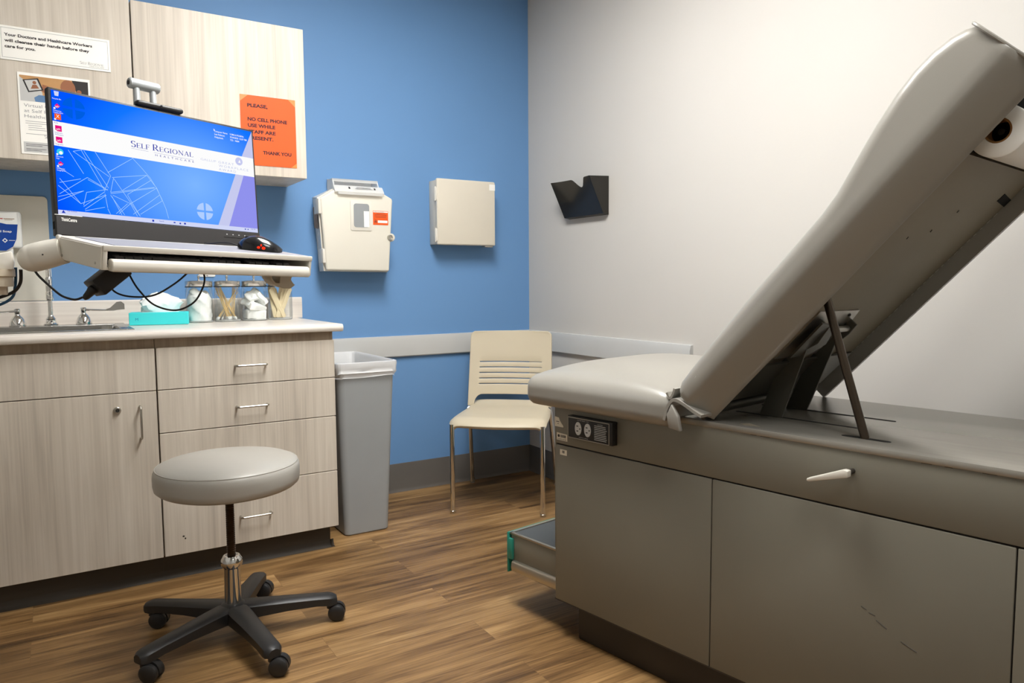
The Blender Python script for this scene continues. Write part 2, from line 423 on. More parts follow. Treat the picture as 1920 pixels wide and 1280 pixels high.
# ================================================================== SETTING
XL, YF, ZC = -3.16, -4.45, 2.74
struct('floor', MB().box(XL, 0, YF, 0, -.05, 0), M['floor'])
struct('ceiling', MB().box(XL, 0, YF, 0, ZC, ZC + .05), M['ceil'])
struct('wall_back', MB().box(XL, 0, 0, .08, -.05, ZC), M['blue'])
struct('wall_right', MB().box(0, .08, YF, .08, -.05, ZC), M['white_wall'])
struct('wall_left', MB().box(XL - .08, XL, YF, .08, -.05, ZC), M['far_wall'])
struct('wall_front', MB().box(XL, .08, YF - .08, YF, -.05, ZC), M['far_wall'])
def cove(s):   # coved vinyl base section: (distance from wall, height)
    return [(0, 0), (.016, 0), (.012, .006), (.006, .018), (.005, .146), (.003, .15), (0, .15)]
b = MB().prism([(-d, z) for d, z in cove(0)], YZ, -1.372, 0)
struct('baseboard_back', b, M['base'])
b = MB().prism([(-d, z) for d, z in cove(0)], lambda p, q, a: (p, a, q), YF, -.001)
struct('baseboard_right', b, M['base'])
rail = [(0, .714), (-.012, .714), (-.019, .720), (-.020, .80), (-.014, .822), (0, .824)]
struct('trim_1', MB().prism(rail, YZ, -1.37, -.0005), M['rail'])
struct('trim_2', MB().prism(rail, XZ, -1.29, -.021), M['rail'])

# ceiling lights (the main lamp, plus an added unseen fill near the camera)
def ceiling_light(x, y, label, lamp):
    t = thing('ceiling_light', label, 'light', (x, y, ZC), 0, 'recessed ceiling lights')
    f = MB()
    for a in ((-.32, -.29, -.62, .62), (.29, .32, -.62, .62), (-.29, .29, -.62, -.59), (-.29, .29, .59, .62)):
        f.box(a[0], a[1], a[2], a[3], -.03, 0)
    f.build('frame', M['white'], t)
    MB().box(-.29, .29, -.59, .59, -.018, -.012).build('diffuser', M[lamp], t)
    return t
ceiling_light(-1.32, -1.72, 'lit recessed ceiling light nearest the blue wall', 'lamp')
ceiling_light(-1.42, -3.55, 'added unseen ceiling fill light farthest from the blue wall', 'fill_lamp')

# ================================================================== CABINETS
def u_handle(t_parent, x, z, y, length, vert=False, name='handle'):
    r = .0042; h = length / 2; d = .028
    if vert: P = [(x, y, z + h), (x, y - d + .006, z + h), (x, y - d, z + h - .006), (x, y - d, z - h + .006), (x, y - d + .006, z - h), (x, y, z - h)]
    else: P = [(x - h, y, z), (x - h, y - d + .006, z), (x - h + .006, y - d, z), (x + h - .006, y - d, z), (x + h, y - d + .006, z), (x + h, y, z)]
    return P, r

def cab_front(parent, name, x0, x1, z0, z1, y, label=None, handle=None, vert=False):
    g = .0015
    o = MB().box(x0 + g, x1 - g, y, y + .019, z0 + g, z1 - g, None, .0012, 1).build(name, M['lam'], parent, True)
    if handle:
        P, r = u_handle(None, handle[0], handle[1], y, handle[2], vert)
        MB().tube(P, r, 10).build('handle', M['nickel'], o, True)
    return o

YC = -.655
sink_cab = thing('sink_cabinet', 'pale wood sink base cabinet with tall door and keyed lock under the sink', 'cabinet', (-2.565, -.32, 0))
b = MB()
for a in ((-3.12, -3.10, YC + .021, -.002, .1, .904), (-2.051, -2.031, YC + .021, -.002, .1, .904), (-3.10, -2.051, YC + .021, -.002, .1, .118), (-3.10, -2.051, -.012, -.002, .118, .904), (-3.10, -2.051, YC + .021, YC + .04, .86, .904), (-3.10, -2.051, YC + .021, YC + .04, .70, .735)): b.box(*a)
b.build('body', M['lam_in'], sink_cab, True)
cab_front(sink_cab, 'false_front', -3.12, -2.031, .718, .872, YC)
d = cab_front(sink_cab, 'door', -2.58, -2.031, .1, .718, YC, handle=(-2.087, .61, .112), vert=True)
lk = MB().lathe([(.0125, 0), (.0125, .004), (.0095, .007), (.0085, .007), (.008, .010), (.0001, .010)], M_=Matrix.Translation((-2.159, YC, .659)) @ Matrix.Rotation(PI / 2, 4, 'X'), n=24)
lk.box(-2.160, -2.158, YC - .0105, YC - .0095, .655, .663)
lk.build('lock', M['nickel'], d, True)
MB().box(-2.1598, -2.1582, YC - .0108, YC - .0098, .655, .663).prism(circle(-2.159, .659, .0062, 20), XZ, YC - .0103, YC - .0096).build('keyhole', M['gap'], d, True)
cab_front(sink_cab, 'door', -3.12, -2.58, .1, .718, YC)
MB().box(-3.12, -2.0302, -.597, -.02, 0, .1).prism([(-.597, 0), (-.612, 0), (-.604, .006), (-.599, .018), (-.597, .03)], YZ, -3.12, -2.0302).build('toe_kick', M['kick'], sink_cab, True)

drw = thing('drawer_cabinet', 'pale wood base cabinet of four drawers beside the waste bin', 'cabinet', (-1.70, -.32, 0))
MB().box(-2.029, -1.373, YC + .021, -.002, .1, .904).build('body', M['lam_in'], drw, True)
for z0, z1 in ((.718, .872), (.56, .718), (.334, .56), (.1, .334)):
    hz = {.718: .791, .56: .634, .334: .42, .1: .207}[z0]
    cab_front(drw, 'drawer', -2.029, -1.372, z0, z1, YC, handle=(-1.702, hz, .112))
k = MB().box(-2.0298, -1.392, -.597, -.02, 0, .1).prism([(-.597, 0), (-.612, 0), (-.604, .006), (-.599, .018), (-.597, .03)], YZ, -2.0298, -1.379)
k.prism([(-1.392, 0), (-1.376, 0), (-1.384, .006), (-1.39, .018), (-1.392, .03)], XZ, -.61, -.02)
k.build('toe_kick', M['kick'], drw, True)
# scuffs on the fronts
MB().ball((-1.963, YC - .0004, .168), (.004, .0006, .003)).ball((-1.957, YC - .0004, .159), (.003, .0006, .003)).build('scuff', M['kick'], drw, True)

ZT = .935
ct = thing('countertop', 'pale wood grain laminate countertop with a rounded front edge and backsplash', 'countertop', (-2.2, -.34, .905))
c = MB()
fr = [(-.545, .905), (-.668, .905), (-.678, .908), (-.682, .916), (-.682, .924), (-.678, .932), (-.668, .935), (-.545, .935)]
c.prism(fr, YZ, -3.14, -1.342, M_=None)
c.box(-3.14, -1.342, -.10, -.002, .905, .935)
c.box(-2.11, -1.342, -.545, -.10, .905, .935)
c.box(-3.14, -2.93, -.545, -.10, .905, .935)
c.build('slab', M['lam_h'], ct, True)
MB().prism([(-.002, .935), (-.021, .935), (-.021, 1.028), (-.015, 1.034), (-.002, 1.034)], YZ, -3.14, -1.317).build('backsplash', M['lam_h'], ct, True)

# wall cabinets
def wall_cab(name, x0, x1, label):
    t = thing(name, label, 'cabinet', ((x0 + x1) / 2, -.165, 1.553))
    MB().box(x0, x1, -.311, -.002, 1.554, 2.181).build('body', M['lam'], t, True)
    MB().box(x0 + .001, x1 - .001, -.331, -.312, 1.553, 2.182, None, .0012, 1).build('door', M['lam'], t, True)
    return t
wall_cab('wall_cabinet', -2.029, -1.367, 'pale wood wall cabinet with the orange notice taped on its door')
wall_cab('wall_cabinet', -2.72, -2.032, 'pale wood wall cabinet carrying the hand hygiene sign and the poster')

# ---- signs
YD = -.3315
t = thing('hand_hygiene_sign', 'long white sign about cleansing hands on the left wall cabinet', 'sign', (-2.277, YD, 1.956))
MB().box(-2.450, -2.105, YD - .0025, YD, 1.900, 2.018).build('board', M['paper'], t, True)
bd = MB()
for x0, x1, z0, z1 in ((-2.444, -2.112, 2.0095, 2.0105), (-2.444, -2.112, 1.907, 1.908), (-2.113, -2.112, 1.907, 2.0105), (-2.444, -2.443, 1.907, 2.0105)):
    bd.box(x0, x1, YD - .003, YD - .0024, z0, z1)
bd.build('border', M['inkgrey'], t, True)
tx = MB()
for s_, z, w in (('Your Doctors and Healthcare Workers', 1.982, .272), ('will cleanse their hands before they', 1.962, .262), ('care for you.', 1.942, .092)):
    MB().text(s_, frame((-2.435, YD - .0031, z), (1, 0, 0), (0, 0, 1)), w, .0098, offset=.03).build('lettering', M['ink'], t, True, flat=True)
tx = MB(); serif_caps(tx, 'SELF REGIONAL', frame((-2.205, YD - .0031, 1.917), (1, 0, 0), (0, 0, 1)), .078, .008)
tx.text('HEALTHCARE', frame((-2.175, YD - .0031, 1.911), (1, 0, 0), (0, 0, 1)), .048, .0035)
tx.build('logo', M['inkgrey'], t, True, flat=True)

t = thing('poster', 'white poster with a photo at its top, partly behind the monitor', 'poster', (-2.29, YD, 1.718))
MB().box(-2.403, -2.177, YD - .0018, YD, 1.574, 1.862).build('sheet', M['paper'], t, True)
ph = MB().box(-2.397, -2.183, YD - .0022, YD - .0016, 1.762, 1.852); pho = ph.build('photo', M['tan'], t, True)
lay = 0
for nm, m_, ps in (('photo_detail', M['paperg'], [[(-2.397, 1.762), (-2.397, 1.846), (-2.355, 1.815), (-2.33, 1.80), (-2.325, 1.762)]]),
                   ('photo_detail', M['ink'], [[(-2.235, 1.852), (-2.183, 1.852), (-2.183, 1.78), (-2.215, 1.79)]]),
                   ('photo_detail', M['skin'], [[(-2.33, 1.80), (-2.312, 1.792), (-2.30, 1.80), (-2.31, 1.822), (-2.328, 1.826)], [(p * .8 - .452, q) for p, q in circle(-2.245, 1.822, .03, 18)], circle(-2.213, 1.812, .008, 12)]),
                   ('photo_detail', M['denim'], [[(-2.352, 1.762), (-2.355, 1.776), (-2.34, 1.787), (-2.30, 1.785), (-2.28, 1.762)]]),
                   ('photo_detail', M['ink'], [[(-2.372, 1.793), (-2.388, 1.836), (-2.34, 1.846), (-2.325, 1.805)]])):
    for p in ps:
        lay += 1; MB().prism(p, XZ, YD - .0023 - .00006 * lay, YD - .0018).build(nm, m_, pho, True)
q = MB().prism([(-2.369, 1.798), (-2.382, 1.834), (-2.344, 1.841), (-2.331, 1.807)], XZ, YD - .0031, YD - .002)
q.build('tablet_picture', M['paperg'], pho, True)
q = MB().prism(circle(-2.352, 1.829, .006, 12), XZ, YD - .0034, YD - .0029).prism([(-2.364, 1.806), (-2.338, 1.81), (-2.346, 1.822), (-2.358, 1.821)], XZ, YD - .0034, YD - .0029)
q.build('tablet_person', M['skin'], pho, True)
tx = MB()
for s_, z, w in (('Virtual Care', 1.741, .105), ('at Self Regional', 1.722, .135), ('Healthcare', 1.703, .094)):
    MB().text(s_, frame((-2.388, YD - .0022, z), (1, 0, 0), (0, 0, 1)), w, .0115).build('heading', M['inkgrey'], t, True, flat=True)
for i, w in enumerate((.16, .172, .05, .06, .07, .0, .165)):
    if w: tx.box(-2.386 + (.008 if 1 < i < 5 else 0), -2.386 + w, YD - .0022, YD - .0019, 1.690 - i * .0075, 1.6915 - i * .0075)
tx.build('lettering', M['inkgrey'], t, True, flat=True)
tx = MB(); serif_caps(tx, 'SELF REGIONAL', frame((-2.33, YD - .0022, 1.633), (1, 0, 0), (0, 0, 1)), .085, .0095)
tx.build('logo', M['inkgrey'], t, True, flat=True)
MB().box(-2.395, -2.185, YD - .0022, YD - .0017, 1.580, 1.617).build('footer', M['paperg'], t, True)
tx = MB()
for i, w in enumerate((.085, .05, 0, .062, .048)):
    if w: tx.box(-2.388, -2.388 + w, YD - .0025, YD - .0021, 1.608 - i * .0055, 1.6095 - i * .0055)
tx.build('footer_lettering', M['ink'], t, True, flat=True)

t = thing('orange_notice', 'bright orange paper notice asking for no cell phone use', 'notice', (-1.523, YD, 1.737))
MB().box(-1.638, -1.411, YD - .0012, YD + .0006, 1.594, 1.880).build('sheet', M['orange'], t, True)
q = MB()
for p in ([(-1.638, 1.880), (-1.606, 1.880), (-1.638, 1.852)], [(-1.411, 1.880), (-1.442, 1.880), (-1.411, 1.85)], [(-1.411, 1.594), (-1.411, 1.614), (-1.436, 1.594)]):
    MB().prism(p, XZ, YD - .0016, YD - .001).build('tape', M['orange2'], t, True)
tx = MB()
for s_, x, z, w in (('PLEASE,', -1.610, 1.832, .083), ('NO CELL PHONE', -1.610, 1.776, .162), ('USE WHILE', -1.610, 1.7505, .112), ('STAFF ARE', -1.610, 1.725, .113), ('PRESENT.', -1.610, 1.6995, .103), ('THANK YOU', -1.552, 1.642, .119)):
    MB().text(s_, frame((x, YD - .0017, z), (1, 0, 0), (0, 0, 1)), w, .0135, offset=.045).build('lettering', M['inkred'], t, True, flat=True)

# ================================================================== SINK, FAUCET, COUNTER THINGS
t = thing('sink', 'stainless steel drop-in sink set in the countertop', 'sink', (-2.52, -.32, ZT))
r = MB()
r.box(-2.95, -2.085, -.565, -.535, ZT + .0003, ZT + .004, None, .0015).box(-2.95, -2.085, -.165, -.06, ZT + .0003, ZT + .004, None, .0015)
r.box(-2.125, -2.085, -.536, -.164, ZT + .0003, ZT + .004, None, .0015).box(-2.95, -2.91, -.536, -.164, ZT + .0003, ZT + .004, None, .0015)
r.build('rim', M['steel'], t, True)
def rr(x0, x1, y0, y1, r_, z): return [(p, q, z) for p, q in rrect(x0, x1, y0, y1, r_, 5)]
bs = MB().loft([rr(-2.91, -2.125, -.535, -.165, .05, ZT + .002), rr(-2.905, -2.13, -.53, -.17, .05, ZT - .02), rr(-2.895, -2.14, -.52, -.18, .05, ZT - .15), rr(-2.86, -2.18, -.48, -.21, .04, ZT - .165)], cap=False)
bs.faces(rr(-2.86, -2.18, -.48, -.21, .04, ZT - .165), [tuple(range(24))])
bs.build('basin', M['steel'], t, True)
MB().lathe([(.04, 0), (.04, .003), (.03, .004), (.02, .001)], (-2.52, -.33, ZT - .165)).build('drain', M['chrome'], t, True)

FX, FY, FZ = -2.343, -.118, ZT + .004
t = thing('faucet', 'chrome gooseneck faucet with two wrist blade handles behind the sink', 'faucet', (FX, FY, FZ))
sp = [(FX, FY, FZ + .02), (FX, FY, FZ + .10), (FX - .001, FY, FZ + .20), (FX - .001, FY, FZ + .25)]
for k in range(1, 13):
    a = PI * k / 12; sp.append((FX - .001, FY - .07 + .07 * math.cos(a), FZ + .25 + .07 * math.sin(a)))
sp.append((FX - .001, FY - .14, FZ + .215))
MB().tube(sp, .0085, 16).lathe([(.0125, .10), (.0135, .105), (.0135, .128), (.0115, .135), (.0125, .14), (.0125, .185), (.0095, .192)], (FX, FY, FZ), 20).build('spout', M['chrome'], t, True)
MB().lathe([(.026, 0), (.026, .006), (.02, .010), (.017, .02), (.018, .026), (.012, .034), (.009, .04)], (FX, FY, FZ), 24).build('spout_base', M['chrome'], t, True)
for hx, sg in ((-2.453, -1), (-2.230, 1)):
    bell = [(.029, 0), (.0295, .004), (.028, .014), (.023, .028), (.016, .038), (.0105, .043), (.009, .048), (.0095, .05), (.0105, .056), (.0105, .066), (.008, .069)]
    h = MB().lathe(bell, (hx, FY, FZ), 28).build('handle', M['chrome'], t, True)
    y0 = FY - .004
    bl = MB().tube([(hx, y0, FZ + .06), (hx + sg * .03, y0 - .006, FZ + .058), (hx + sg * .085, y0 - .014, FZ + .056)], [.0045, .0038, .0038], 10)
    rings = []
    for s_, w, z, th in ((.08, .0032, .058, .004), (.094, .006, .060, .004), (.106, .012, .066, .0035), (.118, .0165, .073, .003), (.134, .0165, .075, .003), (.146, .011, .070, .0025)):
        yc = y0 - .016 - .10 * (s_ - .08)
        rings.append([(hx + sg * s_, yc - th / 2, FZ + z - w), (hx + sg * s_, yc + th / 2, FZ + z - w), (hx + sg * s_, yc + th / 2, FZ + z + w), (hx + sg * s_, yc - th / 2, FZ + z + w)])
    bl.loft(rings).build('blade', M['chrome'], h, True)

t = thing('splash_panel', 'putty coloured wall panel with rounded corner behind the sink', 'panel', (-2.7, -.01, 1.25))
MB().prism(rrect(-3.10, -2.333, 1.036, 1.455, .016), XZ, -.010, -.0008, .001, 1).build('panel', M['panelw'], t, True)

# soap dispenser
t = thing('soap_dispenser', 'white hand soap dispenser with a blue curved label on the wall panel', 'dispenser', (-2.49, -.06, 1.30))
bd = MB().box(-2.545, -2.424, -.085, -.0105, 1.245, 1.385, None, .008, 3)
bd.build('housing', M['white'], t, True)
cv = MB()
po = [(-2.540, 1.375), (-2.434, 1.382), (-2.432, 1.34), (-2.440, 1.275), (-2.452, 1.245), (-2.475, 1.228), (-2.51, 1.228), (-2.53, 1.245), (-2.54, 1.275)]
cv.prism(po, XZ, -.118, -.084, .006, 3).build('cover', M['white'], t, True)
lb = [(-2.5395, 1.342), (-2.50, 1.340), (-2.47, 1.333), (-2.4345, 1.333), (-2.441, 1.277), (-2.453, 1.248), (-2.476, 1.232), (-2.509, 1.232), (-2.529, 1.248), (-2.5395, 1.277)]
lo = MB().prism(lb, XZ, -.1190, -.1176).build('label', M['soapblue'], t, True)
tx = MB().text('Hand Soap', frame((-2.519, -.1194, 1.302), (1, 0, 0), (0, 0, 1)), .064, .0075, offset=.015)
MB().prism([(-2.487, 1.271), (-2.478, 1.280), (-2.469, 1.271), (-2.478, 1.262)], XZ, -.1195, -.1189).build('diamond_frame', M['paper'], lo, True, flat=True)
MB().box(-2.465, -2.446, -.1195, -.1189, 1.2705, 1.2722).build('label_line', M['paper'], lo, True, flat=True)
tx.build('lettering', M['paper'], lo, True, flat=True)
tx = MB().prism([(-2.483, 1.271), (-2.478, 1.276), (-2.473, 1.271), (-2.478, 1.266)], XZ, -.1199, -.1194)
tx.build('diamond_mark', M['soapblue'], lo, True, flat=True)
tx = MB().box(-2.49, -2.481, -.1186, -.1176, 1.352, 1.3555).build('red_mark', M['red'], t, True)
tx = MB().box(-2.479, -2.444, -.1186, -.1176, 1.3525, 1.355).box(-2.476, -2.450, -.1186, -.1176, 1.3485, 1.350).build('print', M['panelw2'], t, True)
MB().lathe([(.018, 0), (.02, .012), (.02, .03)], (-2.492, -.08, 1.20)).box(-2.525, -2.455, -.105, -.03, 1.222, 1.2450, None, .004).build('push_lever', M['white'], t, True)

# wall outlets
def outlet(x0, x1, lab):
    t = thing('wall_outlet', lab, 'outlet', ((x0 + x1) / 2, -.004, 1.19))
    MB().prism(rrect(x0, x1, 1.131, 1.246, .006), XZ, -.006, -.0005, .002, 2).build('plate', M['white'], t, True)
    xc = (x0 + x1) / 2
    for zc in (1.169, 1.208):
        s_ = MB().prism(rrect(xc - .017, xc + .017, zc - .014, zc + .014, .009), XZ, -.0075, -.005)
        o = s_.build('socket', M['white'], t, True)
        MB().box(xc - .008, xc - .006, -.0079, -.007, zc - .002, zc + .007).box(xc + .006, xc + .008, -.0079, -.007, zc - .002, zc + .007).ball((xc, -.0074, zc - .008), (.0025, .0006, .0025)).build('slots', M['hole'], o, True)
    MB().lathe([(.0035, 0), (.0035, .0012), (.0001, .0018)], M_=Matrix.Translation((xc, -.006, 1.1375)) @ Matrix.Rotation(PI / 2, 4, 'X'), n=12).build('screw', M['steel'], t, True)
outlet(-1.772, -1.702, 'white wall outlet above the leftmost glass jar')
outlet(-1.500, -1.430, 'white wall outlet above the jar of tongue blades')

# tissue box
t = thing('tissue_box', 'low aqua tissue box with a white tissue pulled up, left of the jars', 'tissue box', (-1.962, -.225, ZT + .001), math.radians(-10))
bx = MB()
bx.box(-.109, .109, -.055, .055, 0, .050, None, .0015, 1)
bx.build('carton', M['tealbox'], t)
MB().box(-.07, .07, -.024, .024, .0495, .0508).build('opening', M['liner'], t)
tx = MB().text('M', frame((-.086, -.0553, .018), (1, 0, 0), (0, 0, 1)), .010, .011, offset=-.01)
tx.build('lettering', M['soapblue'], t, flat=True)
ts = MB(); n = 30; rings = []
for j, (w, dep, z, sh) in enumerate(((.060, .016, .046, 0), (.066, .022, .066, -.002), (.078, .026, .084, .002), (.068, .022, .10, .006), (.034, .015, .118, .003), (.008, .006, .126, .0))):
    ring = []
    for k in range(n):
        a = 2 * PI * k / n; f = 1 + .16 * math.sin(3 * a + j) + .10 * math.sin(7 * a + 2 * j)
        ring.append((sh + w * f * math.cos(a), dep * f * math.sin(a), z + .008 * math.sin(5 * a + j * 1.7) * (j > 0)))
    rings.append(ring)
ts.loft(rings, cap=False); ts.faces(rings[-1], [tuple(range(n))]); 
ts.build('tissue', M['tissue'], t, ang=25)

# glass jars with steel lids
JX = [-1.800, -1.6835, -1.567, -1.451]; JY = [-.172, -.160, -.148, -.136]; JZ = ZT + .0005
def jar(i, lab):
    x, y = JX[i], JY[i]
    t = thing('glass_jar', lab, 'jar', (x, y, JZ), 0, 'glass jars with steel lids on the counter')
    g = MB(); pr = [(.0001, .0), (.050, .0), (.054, .004), (.0545, .012), (.0545, .138), (.052, .146), (.0505, .152)]
    g.lathe(pr, n=40, cap=False); g.build('glass', M['glass'], t)
    MB().lathe([(.0001, .0006), (.049, .0006), (.0525, .004), (.053, .008), (.048, .006), (.0001, .005)], n=40, cap=False).build('base_ring', M['clear'], t)
    li = MB().lathe([(.0001, .1535), (.0535, .1535), (.0545, .155), (.0545, .174), (.052, .177), (.008, .179), (.004, .182), (.004, .190), (.0055, .193), (.006, .198), (.005, .201), (.0001, .202)], n=40).build('lid', M['lid'], t)
    MB().lathe([(.0548, .1495), (.0552, .1505), (.0552, .1530), (.0548, .1535)], n=40, cap=False).build('gasket', M['black'], t)
    return t
jar(0, 'glass jar packed with white cotton, leftmost of the four')
jar(1, 'glass jar of wooden cotton swabs, second from the left')
jar(2, 'glass jar of crumpled gauze pads, third from the left')
jar(3, 'glass jar of wooden tongue blades, rightmost of the four')
# cotton
c = MB(); n = 40; rings = []
for j in range(15):
    z = .008 + j * .0085; r_ = .047 if j < 12 else .047 * math.sqrt(max(.02, 1 - ((j - 11) / 4.2) ** 2)); ring = []
    for k in range(n):
        a = 2 * PI * k / n
        f = 1 + .05 * math.sin(5 * a + j * .9) + .03 * math.sin(9 * a - j * 1.3)
        ring.append((min(.050, r_ * f) * math.cos(a), min(.050, r_ * f) * math.sin(a), z + .006 * math.sin(4 * a + j) * (j > 2)))
    rings.append(ring)
c.loft(rings)
for k in range(3): c.pillow(-.026, .026, -.02, .02, -.012, .014, .010, .006, 5, Matrix.Translation((-.018 + .018 * k, -.012 + .008 * k, .122 - .006 * k)) @ Matrix.Rotation(.8 - .8 * k, 4, 'Y') @ Matrix.Rotation(.5 * k, 4, 'Z'))
o = c.build('cotton_wool', M['cotton']); o.location = (JX[0], JY[0], JZ); tag(o, 'mass of white cotton filling the leftmost glass jar', 'cotton', kind='stuff')
# swabs
proto = thing('cotton_swab', 'wooden cotton swab standing in the second glass jar', 'swab', (JX[1], JY[1], JZ), 0, 'cotton swabs in the second jar')
st = MB().tube([(0, 0, -.066), (0, 0, .074)], .0013, 6).build('stick', M['swab'], proto)
tp = MB().ball((0, 0, -.068), (.0032, .0032, .008), n=8).build('cotton_tip', M['cotton'], proto)
def put_copy(root, mx, label=None):
    r_ = root.copy(); COL.objects.link(r_)
    for ch in list(root.children):
        k = ch.copy(); COL.objects.link(k); k.parent = r_
        for g in ch.children:
            q = g.copy(); COL.objects.link(q); q.parent = k
    r_.matrix_world = mx
    if label: r_['label'] = label
    return r_
def aim(a, b):
    d = (Vector(b) - Vector(a)); z = d.normalized(); q = z.to_track_quat('Z', 'Y')
    return Matrix.Translation((Vector(a) + Vector(b)) / 2) @ q.to_matrix().to_4x4()
J1 = Vector((JX[1], JY[1], JZ))
for k in range(30):
    if k < 19: a = Vector((random.uniform(-.008, .040), random.uniform(-.022, .02), .012)); e = Vector((random.uniform(-.048, -.024), random.uniform(-.015, .02), 0))
    elif k < 25: a = Vector((random.uniform(-.045, -.02), random.uniform(-.02, .02), .012)); e = Vector((random.uniform(.03, .047), random.uniform(-.012, .015), 0))
    else: a = Vector((random.uniform(-.0, .03), random.uniform(-.028, .028), .012)); e = Vector((random.uniform(.02, .045), random.uniform(-.015, .015), 0))
    h2 = .142 ** 2 - (e.xy - a.xy).length_squared; e.z = a.z + math.sqrt(max(h2, .001))
    if e.xy.length > .047: e.xy = e.xy * (.047 / e.xy.length)
    mx = aim(J1 + a, J1 + e)
    if k == 0: proto.matrix_world = mx
    else: put_copy(proto, mx)
# gauze pads
proto = None
pad_lab = ['folded white gauze pad at the bottom of the third jar', 'crumpled white gauze pad leaning on the left of the third jar', 'white gauze pad standing at the right of the third jar', 'white gauze pad across the middle of the third jar', 'white gauze pad upright against the back of the third jar', 'white gauze pad near the lid at the left of the third jar', 'white gauze pad near the lid at the right of the third jar']
pads = [((0, -.002, .027), (.05, .06, .0), (.040, .038, .020)), ((-.026, -.008, .094), (.25, -1.05, .2), (.030, .030, .009)), ((.022, -.012, .096), (-.2, .95, .15), (.032, .028, .010)), ((.002, -.020, .064), (.35, .22, .3), (.038, .028, .015)), ((.004, .018, .090), (1.2, .15, .4), (.036, .040, .010)), ((-.012, -.018, .110), (.9, -.5, .1), (.028, .024, .009)), ((.018, .004, .120), (.5, .7, .4), (.026, .026, .009))]
from mathutils import Euler
for k, (p, ro, sz) in enumerate(pads):
    g = MB().pillow(-sz[0], sz[0], -sz[1], sz[1], -sz[2], sz[2], .0045, 0, 10)
    for v in g.bm.verts: v.co += Vector((math.sin(v.co.y * 120 + k), math.sin(v.co.x * 110 + k * 2), 1.6 * math.sin(v.co.x * 95 + v.co.y * 80 + k))) * .0016
    o = g.build('gauze_pad', M['cotton'], ang=45)
    o.matrix_world = Matrix.Translation((JX[2] + p[0], JY[2] + p[1], JZ + p[2])) @ Euler(ro).to_matrix().to_4x4()
    tag(o, pad_lab[k], 'gauze', 'gauze pads in the third jar')
# tongue blades
tb = MB().prism(rrect(-.0088, .0088, -.072, .072, .0087, 6), XZ, -.0008, .0008)
proto = tb.build('tongue_blade', M['tongue']); tag(proto, 'wooden tongue blade standing in the rightmost jar', 'tongue blade', 'tongue blades in the rightmost jar')
bl = [(-.045, .012, .004, -.016, .15), (-.040, .004, .012, -.01, .1), (-.036, .018, -.002, -.008, -.1), (-.030, .000, .02, .004, .1), (.044, -.004, .008, -.02, 0), (.036, -.010, .014, -.012, .1), (.022, -.014, -.004, .004, .05),
      (.012, -.020, .02, .012, .1), (-.042, -.022, .006, .016, .2), (-.02, .016, .0, .024, 0), (.03, .0, .024, .02, 0)]
J3 = Vector((JX[3], JY[3], JZ))
for k, (xt, xb, yb, yt, tw) in enumerate(bl):
    a = Vector((xb, yb * .6 - .004, .010)); e = Vector((xt, yt, 0)); e.z = a.z + math.sqrt(.1425 ** 2 - (e.xy - a.xy).length_squared)
    d = (e - a).normalized(); y = Vector((tw, 1, 0)); y = (y - d * y.dot(d)).normalized(); x = y.cross(d); c_ = J3 + (a + e) / 2
    mx = Matrix(((x.x, y.x, d.x, c_.x), (x.y, y.y, d.y, c_.y), (x.z, y.z, d.z, c_.z), (0, 0, 0, 1)))
    o = proto if k == 0 else proto.copy()
    if k: COL.objects.link(o)
    o.matrix_world = mx

# ================================================================== WALL BOXES
t = thing('sharps_container', 'cream wall mounted sharps container with a window and orange hazard label', 'container', (-1.07, -.065, 1.157))
back = [(-1.222, 1.157), (-.872, 1.153), (-.850, 1.520), (-.905, 1.553), (-1.165, 1.553), (-1.246, 1.512)]
frt = [(-1.231, 1.157), (-.909, 1.152), (-.884, 1.512), (-.950, 1.546), (-1.178, 1.546), (-1.254, 1.500)]
bm = MB().loft([[(p, -.002, q) for p, q in back], [(p - .003, -.108, q) for p, q in frt]])
bm.build('back_box', M['cream3'], t, True)
def sub(poly, cx, cz, k): return [(cx + (p - cx) * k, cz + (q - cz) * k) for p, q in poly]
cf = MB(); ff = sub(frt, -1.07, 1.33, .985)
tmp = bmesh.new()
cf.prism(ff, XZ, -.134, -.110, .010, 4).build('front_door', M['cream'], t, True)
wd = MB().prism(rrect(-1.106, -.998, 1.350, 1.494, .008), XZ, -.1375, -.133, .002, 2).build('window', M['cream3'], t, True)
MB().prism(rrect(-1.090, -1.012, 1.366, 1.479, .012), XZ, -.1385, -.137).build('pane', M['win'], wd, True)
MB().box(-1.040, -1.013, -.1392, -.1384, 1.368, 1.444).build('pane_label', M['paper'], wd, True)
lb = MB().box(-.992, -.914, -.1352, -.1338, 1.381, 1.449).build('hazard_label', M['orange'], t, True)
q = MB().box(-.99, -.916, -.1356, -.135, 1.441, 1.447).box(-.968, -.918, -.1356, -.135, 1.391, 1.403).build('label_white', M['paper'], lb, True)
q = MB()
q.text('BIOHAZARD', frame((-.984, -.1358, 1.4425), (1, 0, 0), (0, 0, 1)), .05, .0032, offset=.01)
for i, w in enumerate((.045, .06, .06, .055)): q.box(-.953 - w / 2, -.953 + w / 2, -.1355, -.135, 1.435 - i * .006, 1.4365 - i * .006)
for a in (90, 210, 330):
    cx, cz = -.979 + .0045 * math.cos(math.radians(a)), 1.397 + .0045 * math.sin(math.radians(a))
    for k in range(12):
        a0, a1 = 2 * PI * k / 12, 2 * PI * (k + 1) / 12
        q.faces([(cx + .0042 * math.cos(a0), -.1356, cz + .0042 * math.sin(a0)), (cx + .0042 * math.cos(a1), -.1356, cz + .0042 * math.sin(a1)), (cx + .0026 * math.cos(a1), -.1356, cz + .0026 * math.sin(a1)), (cx + .0026 * math.cos(a0), -.1356, cz + .0026 * math.sin(a0))], [(0, 1, 2, 3)])
q.build('label_lettering', M['ink'], lb, True, flat=True)
